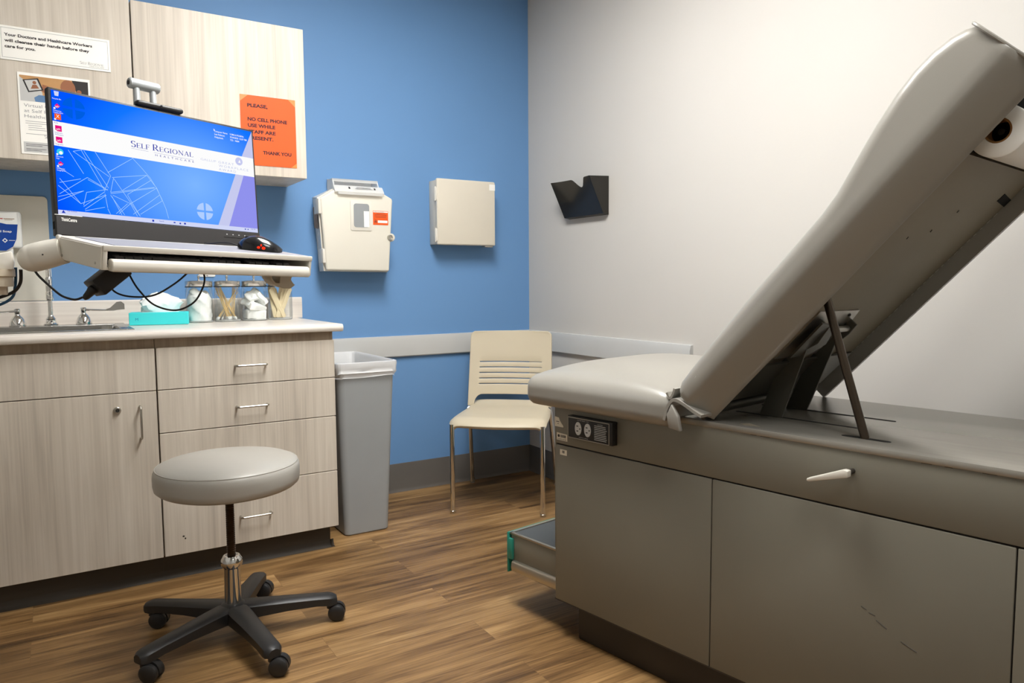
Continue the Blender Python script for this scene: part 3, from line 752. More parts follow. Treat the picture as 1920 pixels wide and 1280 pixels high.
lk = MB().lathe([(.020, 0), (.020, .004), (.016, .007)], M_=Matrix.Translation((-.898, -.126, 1.322)) @ Matrix.Rotation(PI / 2, 4, 'X'), n=28).build('lock_boss', M['cream'], t, True)
MB().lathe([(.014, 0), (.014, .008), (.0115, .012), (.010, .012), (.0095, .009), (.0001, .009)], M_=Matrix.Translation((-.906, -.131, 1.322)) @ Matrix.Rotation(PI / 2, 4, 'X'), n=24).box(-.907, -.905, -.1415, -.1395, 1.317, 1.328).build('key_lock', M['nickel'], lk, True)
for z0, z1, x in ((1.425, 1.495, -1.252), (1.195, 1.262, -1.237)):
    MB().box(x - .006, x + .014, -.129, -.06, z0, z1, None, .003).build('hinge', M['cream3'], t, True)
MB().faces([(-1.2505, -.095, 1.355), (-1.2475, -.025, 1.365), (-1.2530, -.025, 1.462), (-1.2570, -.095, 1.458)], [(0, 1, 2, 3)]).build('side_label', M['panelw2'], t, True)
hp = MB()
hp.prism([(-.012, 1.546), (-.118, 1.532), (-.118, 1.546), (-.085, 1.595), (-.012, 1.600)], YZ, -1.176, -1.170).prism([(-.012, 1.546), (-.118, 1.532), (-.118, 1.546), (-.085, 1.595), (-.012, 1.600)], YZ, -.952, -.946)
hp.box(-1.176, -.946, -.016, -.010, 1.545, 1.602).box(-1.176, -.946, -.088, -.082, 1.585, 1.597).box(-1.176, -.946, -.088, -.012, 1.592, 1.598)
hp.build('hopper', M['clear'], t, True)
hl = MB()
hl.prism([(-.112, 1.535), (-.146, 1.527), (-.149, 1.532), (-.122, 1.562), (-.112, 1.565)], YZ, -1.182, -.936, .0015, 1)
hl.prism([(-.126, 1.522), (-.150, 1.518), (-.150, 1.528), (-.126, 1.534)], YZ, -1.168, -.945).build('hopper_lip', M['clear'], t, True)
hd = MB().box(-1.165, -.955, -.118, -.09, 1.545, 1.552); 
tx = MB()
Mx = frame((-1.12, -.1395, 1.547), (1, 0, 0), (0, .67, .74))
for i, (w, x0) in enumerate(((.085, .04), (.075, .045), (.07, .05))): tx.box(x0, x0 + w, .0 + i * .006, .0015 + i * .006, 0, .0004, Mx)
for x0 in (.008, .135): tx.prism([(x0, 0), (x0 + .008, 0), (x0 + .008, .012), (x0, .012)], XY, 0, .0004, M_=Mx)
tx.build('hopper_print', M['ink'], t, True, flat=True)

t = thing('metal_wall_box', 'beige metal wall box with a hinged lid, right of the sharps container', 'box', (-.457, -.05, 1.297))
MB().box(-.626, -.292, -.086, -.0008, 1.298, 1.628, None, .003).build('body', M['cream2'], t, True)
MB().box(-.632, -.285, -.108, -.085, 1.294, 1.634, None, .008, 4).build('lid', M['cream2'], t, True)
for z in (1.345, 1.555):
    MB().box(-.639, -.628, -.104, -.088, z - .032, z + .032, None, .003).tube([(-.637, -.096, z - .036), (-.637, -.096, z + .036)], .0045, 10).build('hinge', M['cream3'], t, True)
MB().box(-.322, -.287, -.1088, -.1078, 1.588, 1.620).build('sticker', M['paper'], t, True)
MB().box(-.345, -.295, -.095, -.06, 1.286, 1.299, None, .002).build('latch', M['nickel'], t, True)

t = thing('wall_file_holder', 'smoked plastic file pocket with a notched front on the white wall', 'file holder', (-.05, -.555, 1.43))
ya, yb = -.716, -.396   # near, far
def pf(yy, zz):  # front panel leaning out: x from height
    return -.034 - (zz - 1.430) / .178 * .089
top = []
for k in range(41):
    f = k / 40; y = yb + (ya - yb) * f
    # V notch with rounded shoulders, left of centre
    zt = 1.606 - .004 * math.sin(f * PI)
    dn = (f - .735) / (.20 if f < .735 else .13)
    if abs(dn) < 1: zt -= .042 * (0.5 + .5 * math.cos(PI * dn)) ** .8
    top.append((y, zt))
w = .003; q = MB(); rings = []
fr_ = [(pf(y, z), y, z) for y, z in top]; lo_ = [(pf(0, 1.43), yb + (ya + .012 - yb - .012) * k / 40 - .006 * (1 - 2 * k / 40) * 0, 1.43) for k in range(41)]
for k in range(40):
    a, b2, c2, d2 = fr_[k], fr_[k + 1], lo_[k + 1], lo_[k]
    vs = [a, b2, c2, d2] + [(p[0] + w, p[1], p[2]) for p in (a, b2, c2, d2)]
    q.faces(vs, [(0, 1, 2, 3), (7, 6, 5, 4), (0, 4, 5, 1), (3, 2, 6, 7)] + ([(0, 3, 7, 4)] if k == 0 else []) + ([(1, 5, 6, 2)] if k == 39 else []))
q.build('front_panel', M['smoke'], t, True)
for yy, nm in ((ya, 1), (yb, -1)):
    P = [(pf(0, 1.43), 1.43), (-.001, 1.425), (-.001, 1.612), (pf(0, 1.606), 1.606)]
    MB().prism(P, lambda p, q_, a: (p, a, q_), yy - .0015, yy + .0015).build('side_panel', M['smoke'], t, True)
MB().box(-.003, -.0006, ya, yb, 1.425, 1.470).build('back_panel', M['smoke'], t, True)
MB().prism([(pf(0, 1.43), 1.43), (-.001, 1.425), (-.001, 1.428), (pf(0, 1.43), 1.433)], lambda p, q_, a: (p, a, q_), ya, yb).build('floor_panel', M['smoke'], t, True)

# ================================================================== WORKSTATION ON ITS ARM
R0 = Matrix(((.9363, -.3447, .067), (.3505, .9293, -.118), (-.0217, .1340, .9910)))
for _ in range(3):   # keep it orthonormal
    x = R0.col[0].normalized(); y = (R0.col[1] - x * R0.col[1].dot(x)).normalized(); z = x.cross(y)
    R0 = Matrix((x, y, z)).transposed()
TM = Matrix.Translation((-2.237, -1.796, 1.181)) @ R0.to_4x4()
TW, TD, TH = .53, .222, .0515
ws = thing('workstation_arm', 'beige wall arm workstation holding the tray under the monitor', 'workstation', mx=TM)
sh = MB()
sh.box(0, TW, 0, TD, -.010, 0, None, .0025).box(0, .010, 0, TD, -TH, 0, None, .0025).box(TW - .008, TW, 0, TD, -TH, 0, None, .0025)
sh.box(0, TW, .004, TD, -TH, -TH + .006).box(.004, TW - .004, TD - .006, TD, -TH, 0)
sh.box(0, TW, -.002, .006, -.0115, .0012, None, .002).box(0, TW, TD - .006, TD, -.004, .0014, None, .001)
sh.build('tray_housing', M['cream3'], ws)
MB().box(-.0022, .0002, .004, TD - .004, -TH + .002, -.003, None, .0008, 1).build('side_plate', M['cream3'], ws)
sc_ = MB()
for y_, z_ in ((.030, -.040), (.196, -.042)):
    sc_.lathe([(.003, 0), (.003, .001), (.0001, .0014)], M_=Matrix.Translation((-.0022, y_, z_)) @ Matrix.Rotation(-PI / 2, 4, 'Y'), n=10)
sc_.build('screws', M['nickel'], ws)
MB().box(.03, TW - .006, .010, TD - .008, .0002, .0012).build('desk_mat', M['pad'], ws)
dr = MB().box(.013, TW - .013, .0, .19, -.0475, -.0445)
dr.prism([(-.013, -.0535), (.010, -.0535), (.012, -.031), (.006, -.0272), (-.004, -.0262), (-.011, -.030), (-.0145, -.041)], YZ, .014, TW - .013, .0035, 3)
dw = dr.build('keyboard_drawer', M['cream3'], ws)
MB().box(.255, .292, -.0106, -.0072, -.0318, -.0300).build('drawer_print', M['putty'], dw)
# knuckle and arm (world coordinates)
kn = MB()
A = Vector((-2.366, -1.555, 1.1615)); B = Vector((-2.300, -1.590, 1.1800)); dx = (B - A).normalized(); up = Vector((0, 0, 1)); up = (up - dx * up.dot(dx)).normalized(); sd = dx.cross(up)
rings = []
for s_, r_ in ((-.030, .005), (-.0285, .013), (-.024, .021), (-.016, .0270), (-.006, .0308), (.002, .0318), (.005, .0312), (.008, .0322), (.03, .0318), (.062, .0300), (.072, .0296)):
    rings.append([A + dx * s_ + (up * math.cos(2 * PI * k / 28) * (1.0 if math.cos(2 * PI * k / 28) > 0 else 1.02) + sd * math.sin(2 * PI * k / 28) * .95) * r_ for k in range(28)])
kn.loft(rings).build('knuckle', M['cream3'], ws, True)
MB().ball((-2.344, -1.5965, 1.168), (.0052, .003, .0042)).build('knuckle_screw', M['ink'], ws, True)
MB().pillow(-.006, .006, TD - .010, TD + .006, -.0500, .003, .005, 0, 6).build('joint_collar', M['cream3'], ws)
ar = MB()
ar.prism([(-2.80, 1.132), (-2.405, 1.134), (-2.403, 1.150), (-2.405, 1.176), (-2.43, 1.171), (-2.48, 1.160), (-2.55, 1.155), (-2.80, 1.155)], XZ, -1.560, -1.490, .004, 2)
ar.box(-2.80, -2.73, -1.56, -.05, 1.10, 1.155, None, .006)
ar.build('arm', M['cream3'], ws, True)
MB().box(-2.82, -2.70, -.06, -.0105, 1.04, 1.21, None, .006).build('wall_bracket', M['cream3'], ws, True)
MB().lathe([(.032, 0), (.034, .003), (.034, .018), (.046, .019), (.046, .040), (.05, .042), (.05, .058)], (-2.452, -1.525, 1.078), 32).build('elbow_post', M['putty'], ws, True)

# monitor frame of reference
RM = Matrix(((.941, -.3384, -.0039), (.3366, .9347, .1141), (-.035, -.1087, .9935)))
for _ in range(2):
    x = RM.col[0].normalized(); y = (RM.col[1] - x * RM.col[1].dot(x)).normalized(); z = x.cross(y)
    RM = Matrix((x, y, z)).transposed()
MM = Matrix.Translation((-2.3128, -1.4798, 1.5596)) @ RM.to_4x4()
WSI = MATS[ws].inverted()
# mast with the lifting handle, behind the monitor
ms = MB()
for x_ in (.231, .274):
    ms.tube([(x_, .062, -.30), (x_, .062, .085)], .0085, 14)
ms.box(.20, .31, .045, .08, -.40, -.24, None, .006)
ms.bm.transform(WSI @ MM); ms.build('mast', M['silver'], ws)
hb = MB().tube([(.211, .062, .086), (.214, .062, .086), (.288, .062, .086), (.291, .062, .086)], [.0115, .014, .014, .0115], 20)
hb.bm.transform(WSI @ MM); hbo = hb.build('lift_handle', M['silver'], ws)
e_ = MB().lathe([(.006, 0), (.006, .001), (.003, .0012)], M_=Matrix.Translation((.2108, .062, .086)) @ Matrix.Rotation(-PI / 2, 4, 'Y'), n=14); e_.bm.transform(WSI @ MM); e_.build('handle_cap', M['ink'], hbo)
mt = MB().box(.19, .32, .034, .048, -.22, -.10, None, .003); mt.bm.transform(WSI @ MM); mt.build('monitor_mount', M['black'], ws)
# scoop bracket under the tray
br = MB()
br.prism([(.470, -TH), (.520, -TH), (.512, -.066), (.522, -.076), (.530, -.080), (.512, -.090), (.488, -.090), (.462, -.085), (.449, -.079), (.437, -.068), (.431, -TH), (.436, -TH), (.444, -.066), (.456, -.075), (.470, -.076)], XZ, .035, .075, .0012, 1)
for v in br.bm.verts: v.co.x = .468 + (v.co.x - .480) * .82
br.build('cup_bracket', M['bracket'], ws)

# keyboard in the drawer
kb = thing('keyboard', 'dark keyboard lying in the open tray drawer below the monitor', 'keyboard', mx=TM @ Matrix.Translation((.03, .016, -.0443)))
MB().box(0, .45, 0, .135, 0, .015, None, .002).build('base', M['black'], kb)
ks = MB()
for r_ in range(6):
    y = .004 + r_ * .0212; x = .004
    for c_ in range(22):
        w = .0182
        if r_ == 0 and 3 < c_ < 10:
            if c_ == 4: ks.box(.004 + 4 * .0201, .004 + 9.6 * .0201, y, y + .018, .0152, .0225, None, .0015, 1)
            continue
        if c_ in (15, 19): continue
        ks.box(x + c_ * .0201, x + c_ * .0201 + w, y, y + .018, .0152, .0225 + .001 * (r_ % 2), None, .0015, 1)
ks.build('keycaps', M['key'], kb)

# monitor
mo = thing('monitor', 'wide black computer monitor showing a blue desktop with a white banner', 'monitor', mx=MM)
MB().box(-.0065, .5335, .0015, .022, -.346, .0065, None, .003).box(.05, .48, .02, .034, -.30, -.04, None, .008).build('housing', M['black'], mo)
MB().box(-.0055, .5325, -.0008, .0025, -.3445, -.2975, None, .0008, 1).build('chin', M['chin'], mo)
MB().box(-.008, .052, -.0016, .001, -.2975, -.2962, None).build('ledge_highlight', M['white'], mo)  # white strip paints in the highlight along the bezel ledge
MB().box(-.0072, -.006, .006, .016, -.330, -.312).build('side_port', M['hole'], mo)
tx = MB().text('ThinkCentre', frame((.0055, -.0011, -.3112), (1, 0, 0), (0, 0, 1)), .034, .0078, offset=.018); tx.build('logo', M['paper'], mo, flat=True)
q = MB()
for i in range(4): q.box(.4265 + i * .0185, .430 + i * .0185, -.0011, -.0006, -.3095, -.307)
q.ball((.511, -.0008, -.308), (.0016, .0004, .0016))
q.build('button_marks', M['paperg'], mo)
MB().box(.419, .4907, -.0012, -.0006, -.3175, -.3160).build('button_slot', M['hole'], mo)
SW, SH = .527, .296
scn = MB().faces([(0, 0, -SH), (SW, 0, -SH), (SW, 0, 0), (0, 0, 0)], [(0, 1, 2, 3)]).build('screen', screen_glow('desktop_wallpaper', [(0, (122, 178, 255)), (.40, (88, 154, 255)), (.74, (18, 116, 255)), (1.0, (0, 84, 252))], (.345, -.18), (.36, .29), 1.05), mo, flat=True)
SD = -.0002
def sq(mb, pts, y=SD): mb.faces([(p[0], y, p[1]) for p in pts], [tuple(range(len(pts)))])
sw_ = emit('screen_white', (255, 255, 255), .98); sl = emit('screen_lilac', (206, 210, 248), .92); sv = emit('screen_violet', (150, 152, 246), .92)
sb = emit('screen_deep_blue', (40, 66, 200), .8); slb = emit('screen_pale_lines', (178, 216, 255), 1.0); sring = emit('screen_ring_dark', (0, 96, 230), .95); sring2 = emit('screen_ring_light', (176, 206, 255), 1.0)
spk = emit('screen_magenta', (236, 20, 130), .95); sor = emit('screen_orange', (255, 98, 30), .95); stq = emit('screen_cyan', (60, 210, 240), .95); slog = emit('screen_logo_blue', (72, 82, 190), .8); sgr = emit('screen_grey_blue', (188, 196, 234), .95); stk = emit('screen_taskbar', (214, 220, 252), .95)
q = MB(); sq(q, [(.4327, -SH), (.4670, -.1335), (SW, -.1335), (SW, -SH)]); q.build('wallpaper_stripe', sv, scn, flat=True)
q = MB(); sq(q, [(.4000, -SH), (.4330, -SH), (.4925, -.1335), (.4670, -.1335)], SD * 1.4); sq(q, [(.4905, -.0785), (SW, -.0005), (SW, -.0785)], SD * 1.4); q.build('wallpaper_stripe', sl, scn, flat=True)
q = MB(); sq(q, [(0, -.1325), (SW, -.1335), (SW, -.0788), (0, -.0742)], SD * 2); q.build('banner', sw_, scn, flat=True)
# line drawing
LN = [[(.1805, -.1343), (.2023, -.1565), (.2226, -.1792), (.2359, -.2015), (.249, -.2296), (.2586, -.2547), (.2645, -.2803)], [(.1823, -.1333), (.1176, -.18)], [(.2139, -.1731), (.1271, -.191)], [(.2139, -.1731), (.1509, -.2199)], [(.2139, -.1731), (.2376, -.2031), (.2505, -.235)], [(.2241, -.1846), (.1625, -.2292)], [(.2321, -.202), (.1215, -.229)], [(.2376, -.2031), (.1681, -.2519)], [(.2439, -.2209), (.1735, -.2784)], [(.2505, -.235), (.1913, -.2766)], [(.0407, -.14), (.0617, -.1335)], [(.0584, -.1335), (.1082, -.2271)], [(.0647, -.1342), (.117, -.2189)], [(.0907, -.1335), (.1239, -.1879)], [(.1239, -.1879), (.1084, -.2236)], [(.1304, -.1923), (.1215, -.229)], [(.1304, -.1923), (.1909, -.2821)], [(.0407, -.14), (.1204, -.1902)], [(.0299, -.1385), (.0614, -.1917)], [(.1081, -.2289), (.0569, -.2716)], [(.1151, -.2227), (.0653, -.2361)], [(.0653, -.2361), (.0571, -.2681)], [(.1078, -.2342), (.1124, -.2689)], [(.1261, -.2355), (.1681, -.2519)], [(.121, -.2361), (.1523, -.2824)], [(.1242, -.2393), (.1454, -.2831)], [(.1624, -.231), (.1909, -.2821)], [(.1681, -.2519), (.1838, -.2828)], [(.069, -.1993), (.0054, -.247)], [(.069, -.1993), (.1086, -.22)], [(.0703, -.2043), (.115, -.2245)], [(.0591, -.2334), (.002, -.2542)], [(.1109, -.2374), (.0597, -.2781)], [(.1058, -.2679), (.0595, -.2816)], [(.1123, -.2707), (.1182, -.2842)], [(.0075, -.2097), (.0509, -.2654)], [(.0035, -.2271), (.0509, -.2654)], [(.0059, -.183), (.0388, -.2019)], [(.0509, -.2654), (.1076, -.2378)], [(.1387, -.2803), (.1681, -.2519)], [(.0015, -.2643), (.0591, -.2334)], [(.0543, -.2048), (.0069, -.2199)], [(.1212, -.2325), (.232, -.2038)], [(.1319, -.281), (.161, -.2528)]]
q = MB()
for pl_ in LN:
    for a, b2 in zip(pl_[:-1], pl_[1:]):
        d_ = Vector((b2[0] - a[0], b2[1] - a[1])).normalized(); n_ = Vector((-d_.y, d_.x)) * .00048
        sq(q, [(a[0] + n_.x, a[1] + n_.y), (a[0] - n_.x, a[1] - n_.y), (b2[0] - n_.x, b2[1] - n_.y), (b2[0] + n_.x, b2[1] + n_.y)], SD * 1.6)
q.build('line_drawing', slb, scn, flat=True)
def cross_ring(cx, cz, r, m_, nm):
    q = MB()
    for a in (0, 90, 180, 270):
        P = []; g = r * .1
        for k in range(9):
            t_ = math.radians(a + 8 + 74 * k / 8); P.append((cx + r * math.cos(t_), cz + r * math.sin(t_)))
        ca, sa = math.cos(math.radians(a + 45)), math.sin(math.radians(a + 45))
        P.append((cx + g * 1.5 * ca, cz + g * 1.5 * sa)); sq(q, P, SD * 1.8)
    q.build(nm, m_, scn, flat=True)
cross_ring(.0481, -.0356, .0255, sring, 'round_cross_mark'); cross_ring(.3674, -.2506, .0235, sring2, 'round_cross_mark')
# banner lettering
LY = SD * 3
q = MB(); serif_caps(q, 'SELF REGIONAL', frame((.1785, LY, -.1050), (1, 0, 0), (0, 0, 1)), .166, .0125)
q.faces([(.1785, LY, -.1086), (.222, LY, -.1096), (.222, LY, -.1101), (.1785, LY, -.1091)], [(0, 3, 2, 1)]).faces([(.236, LY, -.1098), (.3437, LY, -.1124), (.3437, LY, -.1129), (.236, LY, -.1103)], [(0, 3, 2, 1)])
q.text('HEALTHCARE', frame((.2393, LY, -.1187), (1, 0, -.012), (0, 0, 1)), .105, .0052, spacing=1.9)
q.build('banner_logo', slog, scn, flat=True)
cross_ring(.2287, -.1098, .0068, slog, 'banner_cross')
q = MB(); q.text('GALLUP', frame((.3645, LY, -.1090), (1, 0, 0), (0, 0, 1)), .045, .0062, offset=-.012)
q.text('GREAT', frame((.4165, LY, -.1095), (1, 0, 0), (0, 0, 1)), .047, .0066, offset=-.006, spacing=1.3)
q.text('WORKPLACE', frame((.4167, LY, -.1196), (1, 0, 0), (0, 0, 1)), .092, .0066, offset=-.006, spacing=1.3)
q.text('AWARD', frame((.4168, LY, -.1296), (1, 0, 0), (0, 0, 1)), .052, .0066, offset=-.006, spacing=1.3)
q.build('award_lettering', sgr, scn, flat=True)
q = MB(); sq(q, circle(.4804, -.0944, .0115, 20), LY * .9); q.build('award_disc', sl, scn, flat=True)
q = MB(); sq(q, [(.4775, -.0985), (.4825, -.0895), (.4855, -.0985)], LY * 1.2); q.build('award_star', sw_, scn, flat=True)
q = MB()
for i, (s1, w1, s2, w2) in enumerate((('Computer Name:', .040, 'S-SMG-0 PD58096', .043), ('Last Reboot:', .031, '9/24/2025 12:07 PM', .052), ('Helpdesk:', .026, '725 - 4684', .028))):
    q.text(s1, frame((.4100, LY, -.0225 - i * .0082), (1, 0, 0), (0, 0, 1)), w1, .0047, offset=.01); q.text(s2, frame((.4571, LY, -.0225 - i * .0082), (1, 0, 0), (0, 0, 1)), w2, .0047, offset=.01)
sq(q, [(.4085, -.0135), (.4085, -.0195), (.4125, -.0180)], LY)
q.build('desktop_text', sw_, scn, flat=True)
# icons
for zi, m_ in ((-.0369, spk), (-.0629, sor), (-.0909, spk), (-.1179, spk), (-.1465, stq), (-.1747, spk)):
    q = MB()
    if zi in (-.0369, -.1747): sq(q, [(.006, zi), (.0115, zi + .006), (.018, zi), (.0115, zi - .006)], LY)
    elif m_ is stq: sq(q, circle(.0120, zi, .0075, 20), LY)
    else: sq(q, [(.0045, zi - .007), (.0045, zi + .007), (.0185, zi + .007), (.0185, zi - .007)], LY)
    ic = q.build('desktop_icon', m_, scn, flat=True)
    w_ = MB()
    if m_ is stq: sq(w_, circle(.0135, zi - .002, .004, 16), LY * 1.2)
    else: w_.text('agfa' if m_ is spk else 'X', frame((.0065 if m_ is spk else .0078, LY * 1.2, zi - .003), (1, 0, 0), (0, 0, 1)), .009 if m_ is spk else .0075, .004 if m_ is spk else .008)
    sq(w_, [(.0035, zi - .0085), (.0035, zi - .0045), (.0075, zi - .0045), (.0075, zi - .0085)], LY * 1.2)
    w_.build('icon_mark', sw_, ic, flat=True)
q = MB(); sq(q, [(.0075, -.013), (.006, -.002), (.017, -.002), (.0155, -.013)], LY); bn = q.build('bin_icon', stk, scn, flat=True)
q = MB(); q.text('Recycle Bin', frame((.002, LY, -.0215), (1, 0, 0), (0, 0, 1)), .019, .0032)
for zi, a, b2 in ((-.0369, 'Enterprise', 'Imaging XERO'), (-.1465, 'Microsoft', 'Edge'), (-.1747, 'Enterprise', 'Imaging 8.1')):
    q.text(a, frame((.003, LY, zi - .013), (1, 0, 0), (0, 0, 1)), .0017 * len(a), .0030); q.text(b2, frame((.003, LY, zi - .0175), (1, 0, 0), (0, 0, 1)), .0017 * len(b2), .0030)
q.build('icon_captions', sw_, scn, flat=True)
q = MB()
for zi, a, b2 in ((-.0629, 'First Call', 'Radio'), (-.0909, 'Diagnostic', 'Workstation'), (-.1179, 'Diagnostic', '')):
    q.text(a, frame((.003, LY, zi - .012), (1, 0, 0), (0, 0, 1)), .0017 * len(a), .0032)
    if b2: q.text(b2, frame((.003, LY, zi - .0165), (1, 0, 0), (0, 0, 1)), .0017 * len(b2), .0032)
q.build('icon_captions', sb, scn, flat=True)
q = MB(); sq(q, [(0, -SH), (SW, -SH), (SW, -.2842), (0, -.2852)], SD * 2.4); tb_ = q.build('taskbar', stk, scn, flat=True)
q = MB(); q.box(.2205, .2255, LY, LY + .0001, -.2925, -.2875)
q.box(.277, .282, LY, LY + .0001, -.291, -.288).box(.293, .297, LY, LY + .0001, -.2925, -.2885).box(.3055, .3105, LY, LY + .0001, -.292, -.2875).box(.485, .489, LY, LY + .0001, -.2905, -.2875).box(.494, .497, LY, LY + .0001, -.2905, -.2875)
sq(q, [(.007, -.292), (.0115, -.285), (.016, -.292)], LY)
q.text('12:07 PM', frame((.505, LY, -.2885), (1, 0, 0), (0, 0, 1)), .014, .0030); q.text('Search', frame((.239, LY, -.2905), (1, 0, 0), (0, 0, 1)), .012, .0030); q.text('Top headlines', frame((.019, LY, -.2875), (1, 0, 0), (0, 0, 1)), .022, .0030)
q.build('taskbar_icons', sb, tb_, flat=True)

# webcam on the monitor
wc = thing('webcam_bar', 'slim black webcam bar sitting on the top edge of the monitor', 'webcam', mx=MM @ Matrix.Translation((.2605, .006, .0068)))
MB().pillow(-.0620, .0620, -.012, .010, .0012, .0145, .006, 0, 8).build('body', M['black'], wc)
MB().box(-.02, .02, -.004, .012, -.0002, .003, None, .001).build('foot', M['black'], wc)
MB().lathe([(.0038, 0), (.0038, .0008), (.0028, .0010), (.0026, .0004), (.0001, .0004)], M_=Matrix.Translation((.0, -.0119, .0078)) @ Matrix.Rotation(PI / 2, 4, 'X'), n=18).build('lens', M['blackg'], wc)

# mouse on the tray
ms_ = thing('computer_mouse', 'black computer mouse with a glowing red underside on the tray', 'mouse', mx=TM @ Matrix.Translation((.437, .098, .0013)) @ Matrix.Rotation(math.radians(-34), 4, 'Z'))
rings = []
for i in range(15):
    f = i / 14; x_ = -.056 + .112 * f
    w = .031 * (max(0, 1 - (2 * f - 1) ** 4) ** .5) * (.86 + .14 * math.sin(f * PI)) + .001; h = .006 + .031 * (math.sin(PI * min(1, f ** .8 * .96 + .03)) ** .75)
    ring = []
    for k in range(16):
        a = PI * k / 15; ring.append((x_, -w * math.cos(a), .0012 + h * math.sin(a) ** .8))
    rings.append(ring)
MB().loft(rings).build('shell', M['blackg'], ms_, ang=60)
MB().box(-.040, -.014, -.0035, .0035, .026, .036, None, .003).build('scroll_wheel', M['black'], ms_)
MB().ball((.008, -.0305, .009), (.005, .002, .004), n=10).ball((-.004, -.0312, .010), (.004, .002, .003), n=10).ball((.002, -.030, .016), (.002, .002, .003), n=8).prism([(.012, .004), (.026, .002), (.014, .012)], XZ, -.0300, -.0275).build('sensor_glow', M['led'], ms_)
cb = MB().tube(spline([(-.055, 0, .008), (-.075, .004, .012), (-.10, .012, .010), (-.125, .03, .004), (-.14, .055, .0025)], 8), .0016, 8).build('cord', M['cable'], ms_)

# power adapter hanging under the tray
ad = thing('power_adapter', 'black power adapter block hanging under the tray', 'power adapter', mx=frame((-2.207, -1.592, 1.126), (.74, .25, .62), (-.25, .96, -.05)))
MB().box(-.058, .022, -.031, .031, -.0215, .0215, None, .003, 2).build('block', M['black'], ad)
MB().tube([(-.058, 0, 0), (-.063, 0, 0), (-.07, 0, -.001), (-.084, 0, -.003), (-.09, 0, -.004)], [.0105, .012, .0095, .0075, .004], 14).build('plug', M['black'], ad)
def cable(label, pts, r, m_, n=8): return tag(MB().tube(spline(pts, n), r, 10).build('cable', m_), label, 'cable')
cable('short black cable from the arm knuckle to the power adapter', [(-2.366, -1.556, 1.140), (-2.358, -1.560, 1.122), (-2.332, -1.574, 1.092), (-2.316, -1.588, 1.076), (-2.302, -1.600, 1.069), (-2.288, -1.609, 1.066), (-2.274, -1.6145, 1.071)], .0026, M['cable'])
cable('black cable hanging from the left end of the arm', [(-2.62, -1.50, 1.055), (-2.54, -1.50, 1.058), (-2.46, -1.505, 1.066), (-2.412, -1.515, 1.082), (-2.394, -1.53, 1.104), (-2.391, -1.54, 1.135)], .0036, M['cable'])
cable('blue cable hanging beside the black one at the arm', [(-2.62, -1.49, 1.035), (-2.54, -1.49, 1.040), (-2.46, -1.495, 1.048), (-2.415, -1.505, 1.068), (-2.404, -1.515, 1.10), (-2.401, -1.525, 1.140)], .0032, M['bcable'])
cable('black cable looping under the tray from adapter to middle', [(-2.215, -1.560, 1.146), (-2.216, -1.548, 1.12), (-2.215, -1.548, 1.098), (-2.200, -1.555, 1.079), (-2.168, -1.576, 1.070), (-2.124, -1.604, 1.074), (-2.079, -1.631, 1.103), (-2.045, -1.64, 1.135)], .0022, M['cable'])
cable('black cable dangling lowest in front of the tissue box', [(-2.178, -1.570, 1.140), (-2.170, -1.575, 1.115), (-2.154, -1.585, 1.084), (-2.125, -1.603, 1.050), (-2.082, -1.630, 1.037), (-2.045, -1.652, 1.055), (-2.025, -1.665, 1.09), (-2.020, -1.665, 1.118), (-2.027, -1.655, 1.14)], .0022, M['cable'])

# ================================================================== WASTE BIN
t = thing('waste_bin', 'tall slim grey waste bin with a white liner between the drawers and the chair', 'bin', (-1.2, -.28, 0))
def bring(x0, x1, y0, y1, r_, z): return [(p, q, z) for p, q in rrect(x0, x1, y0, y1, r_, 5)]
B0 = (-1.301, -1.099, -.527, -.085); B1 = (-1.326, -1.064, -.546, -.030)
def bl_(f, d=0): return (B0[0] + (B1[0] - B0[0]) * f - d, B0[1] + (B1[1] - B0[1]) * f + d, B0[2] + (B1[2] - B0[2]) * f - d, B0[3] + (B1[3] - B0[3]) * f + d)
bb = MB()
bb.loft([bring(*bl_(0, -.004), .022, .001), bring(*bl_(0), .024, .006), bring(*bl_(.30), .026, .22), bring(*bl_(1), .03, .735), bring(*bl_(1, .010), .034, .737), bring(*bl_(1, .011), .034, .752), bring(*bl_(1, .002), .03, .755), bring(*bl_(1, -.004), .028, .735), bring(*bl_(.1, -.004), .024, .02)], cap=True)
bb.build('body', M['bin'], t, True)
n = 24
def wav(ring, amp, ph, fr=5.0):
    out = []
    for i, p in enumerate(ring):
        c_ = Vector((-1.195, -.288, 0)); d_ = Vector((p[0] - c_.x, p[1] - c_.y, 0)).normalized()
        w_ = amp * (math.sin(p[1] * 70 * fr / 5 + ph) + math.sin(p[0] * 90 * fr / 5 + ph * 1.7)) * .5
        out.append((p[0] + d_.x * w_, p[1] + d_.y * w_, p[2] + w_ * .8))
    return out
def dense(ring, k=5):
    out = []
    for a, b2 in zip(ring, ring[1:] + ring[:1]):
        for j in range(k): out.append(tuple(a[i] + (b2[i] - a[i]) * j / k for i in range(3)))
    return out
D = lambda f, d, r_, z: dense(bring(*bl_(f, d), r_, z))
ln = MB().loft([wav(D(.94, .010, .032, .694), .008, 0.3, 7), wav(D(.95, .0062, .032, .699), .0022, .5, 8), wav(D(.97, .012, .032, .711), .007, 1.2, 8), wav(D(.98, .010, .033, .722), .006, 2.6, 6), wav(D(1, .0115, .034, .732), .001, 2), wav(D(1, .0135, .036, .746), .001, 1), wav(D(1, .0125, .036, .758), .0006, 1), wav(D(1, .002, .032, .760), .0006, 1), wav(D(1, -.007, .028, .750), .002, 3), wav(D(.9, -.010, .026, .66), .006, 4, 9), wav(D(.75, -.014, .026, .55), .008, 5, 9), wav(D(.5, -.03, .026, .40), .006, 5, 9)], cap=False)
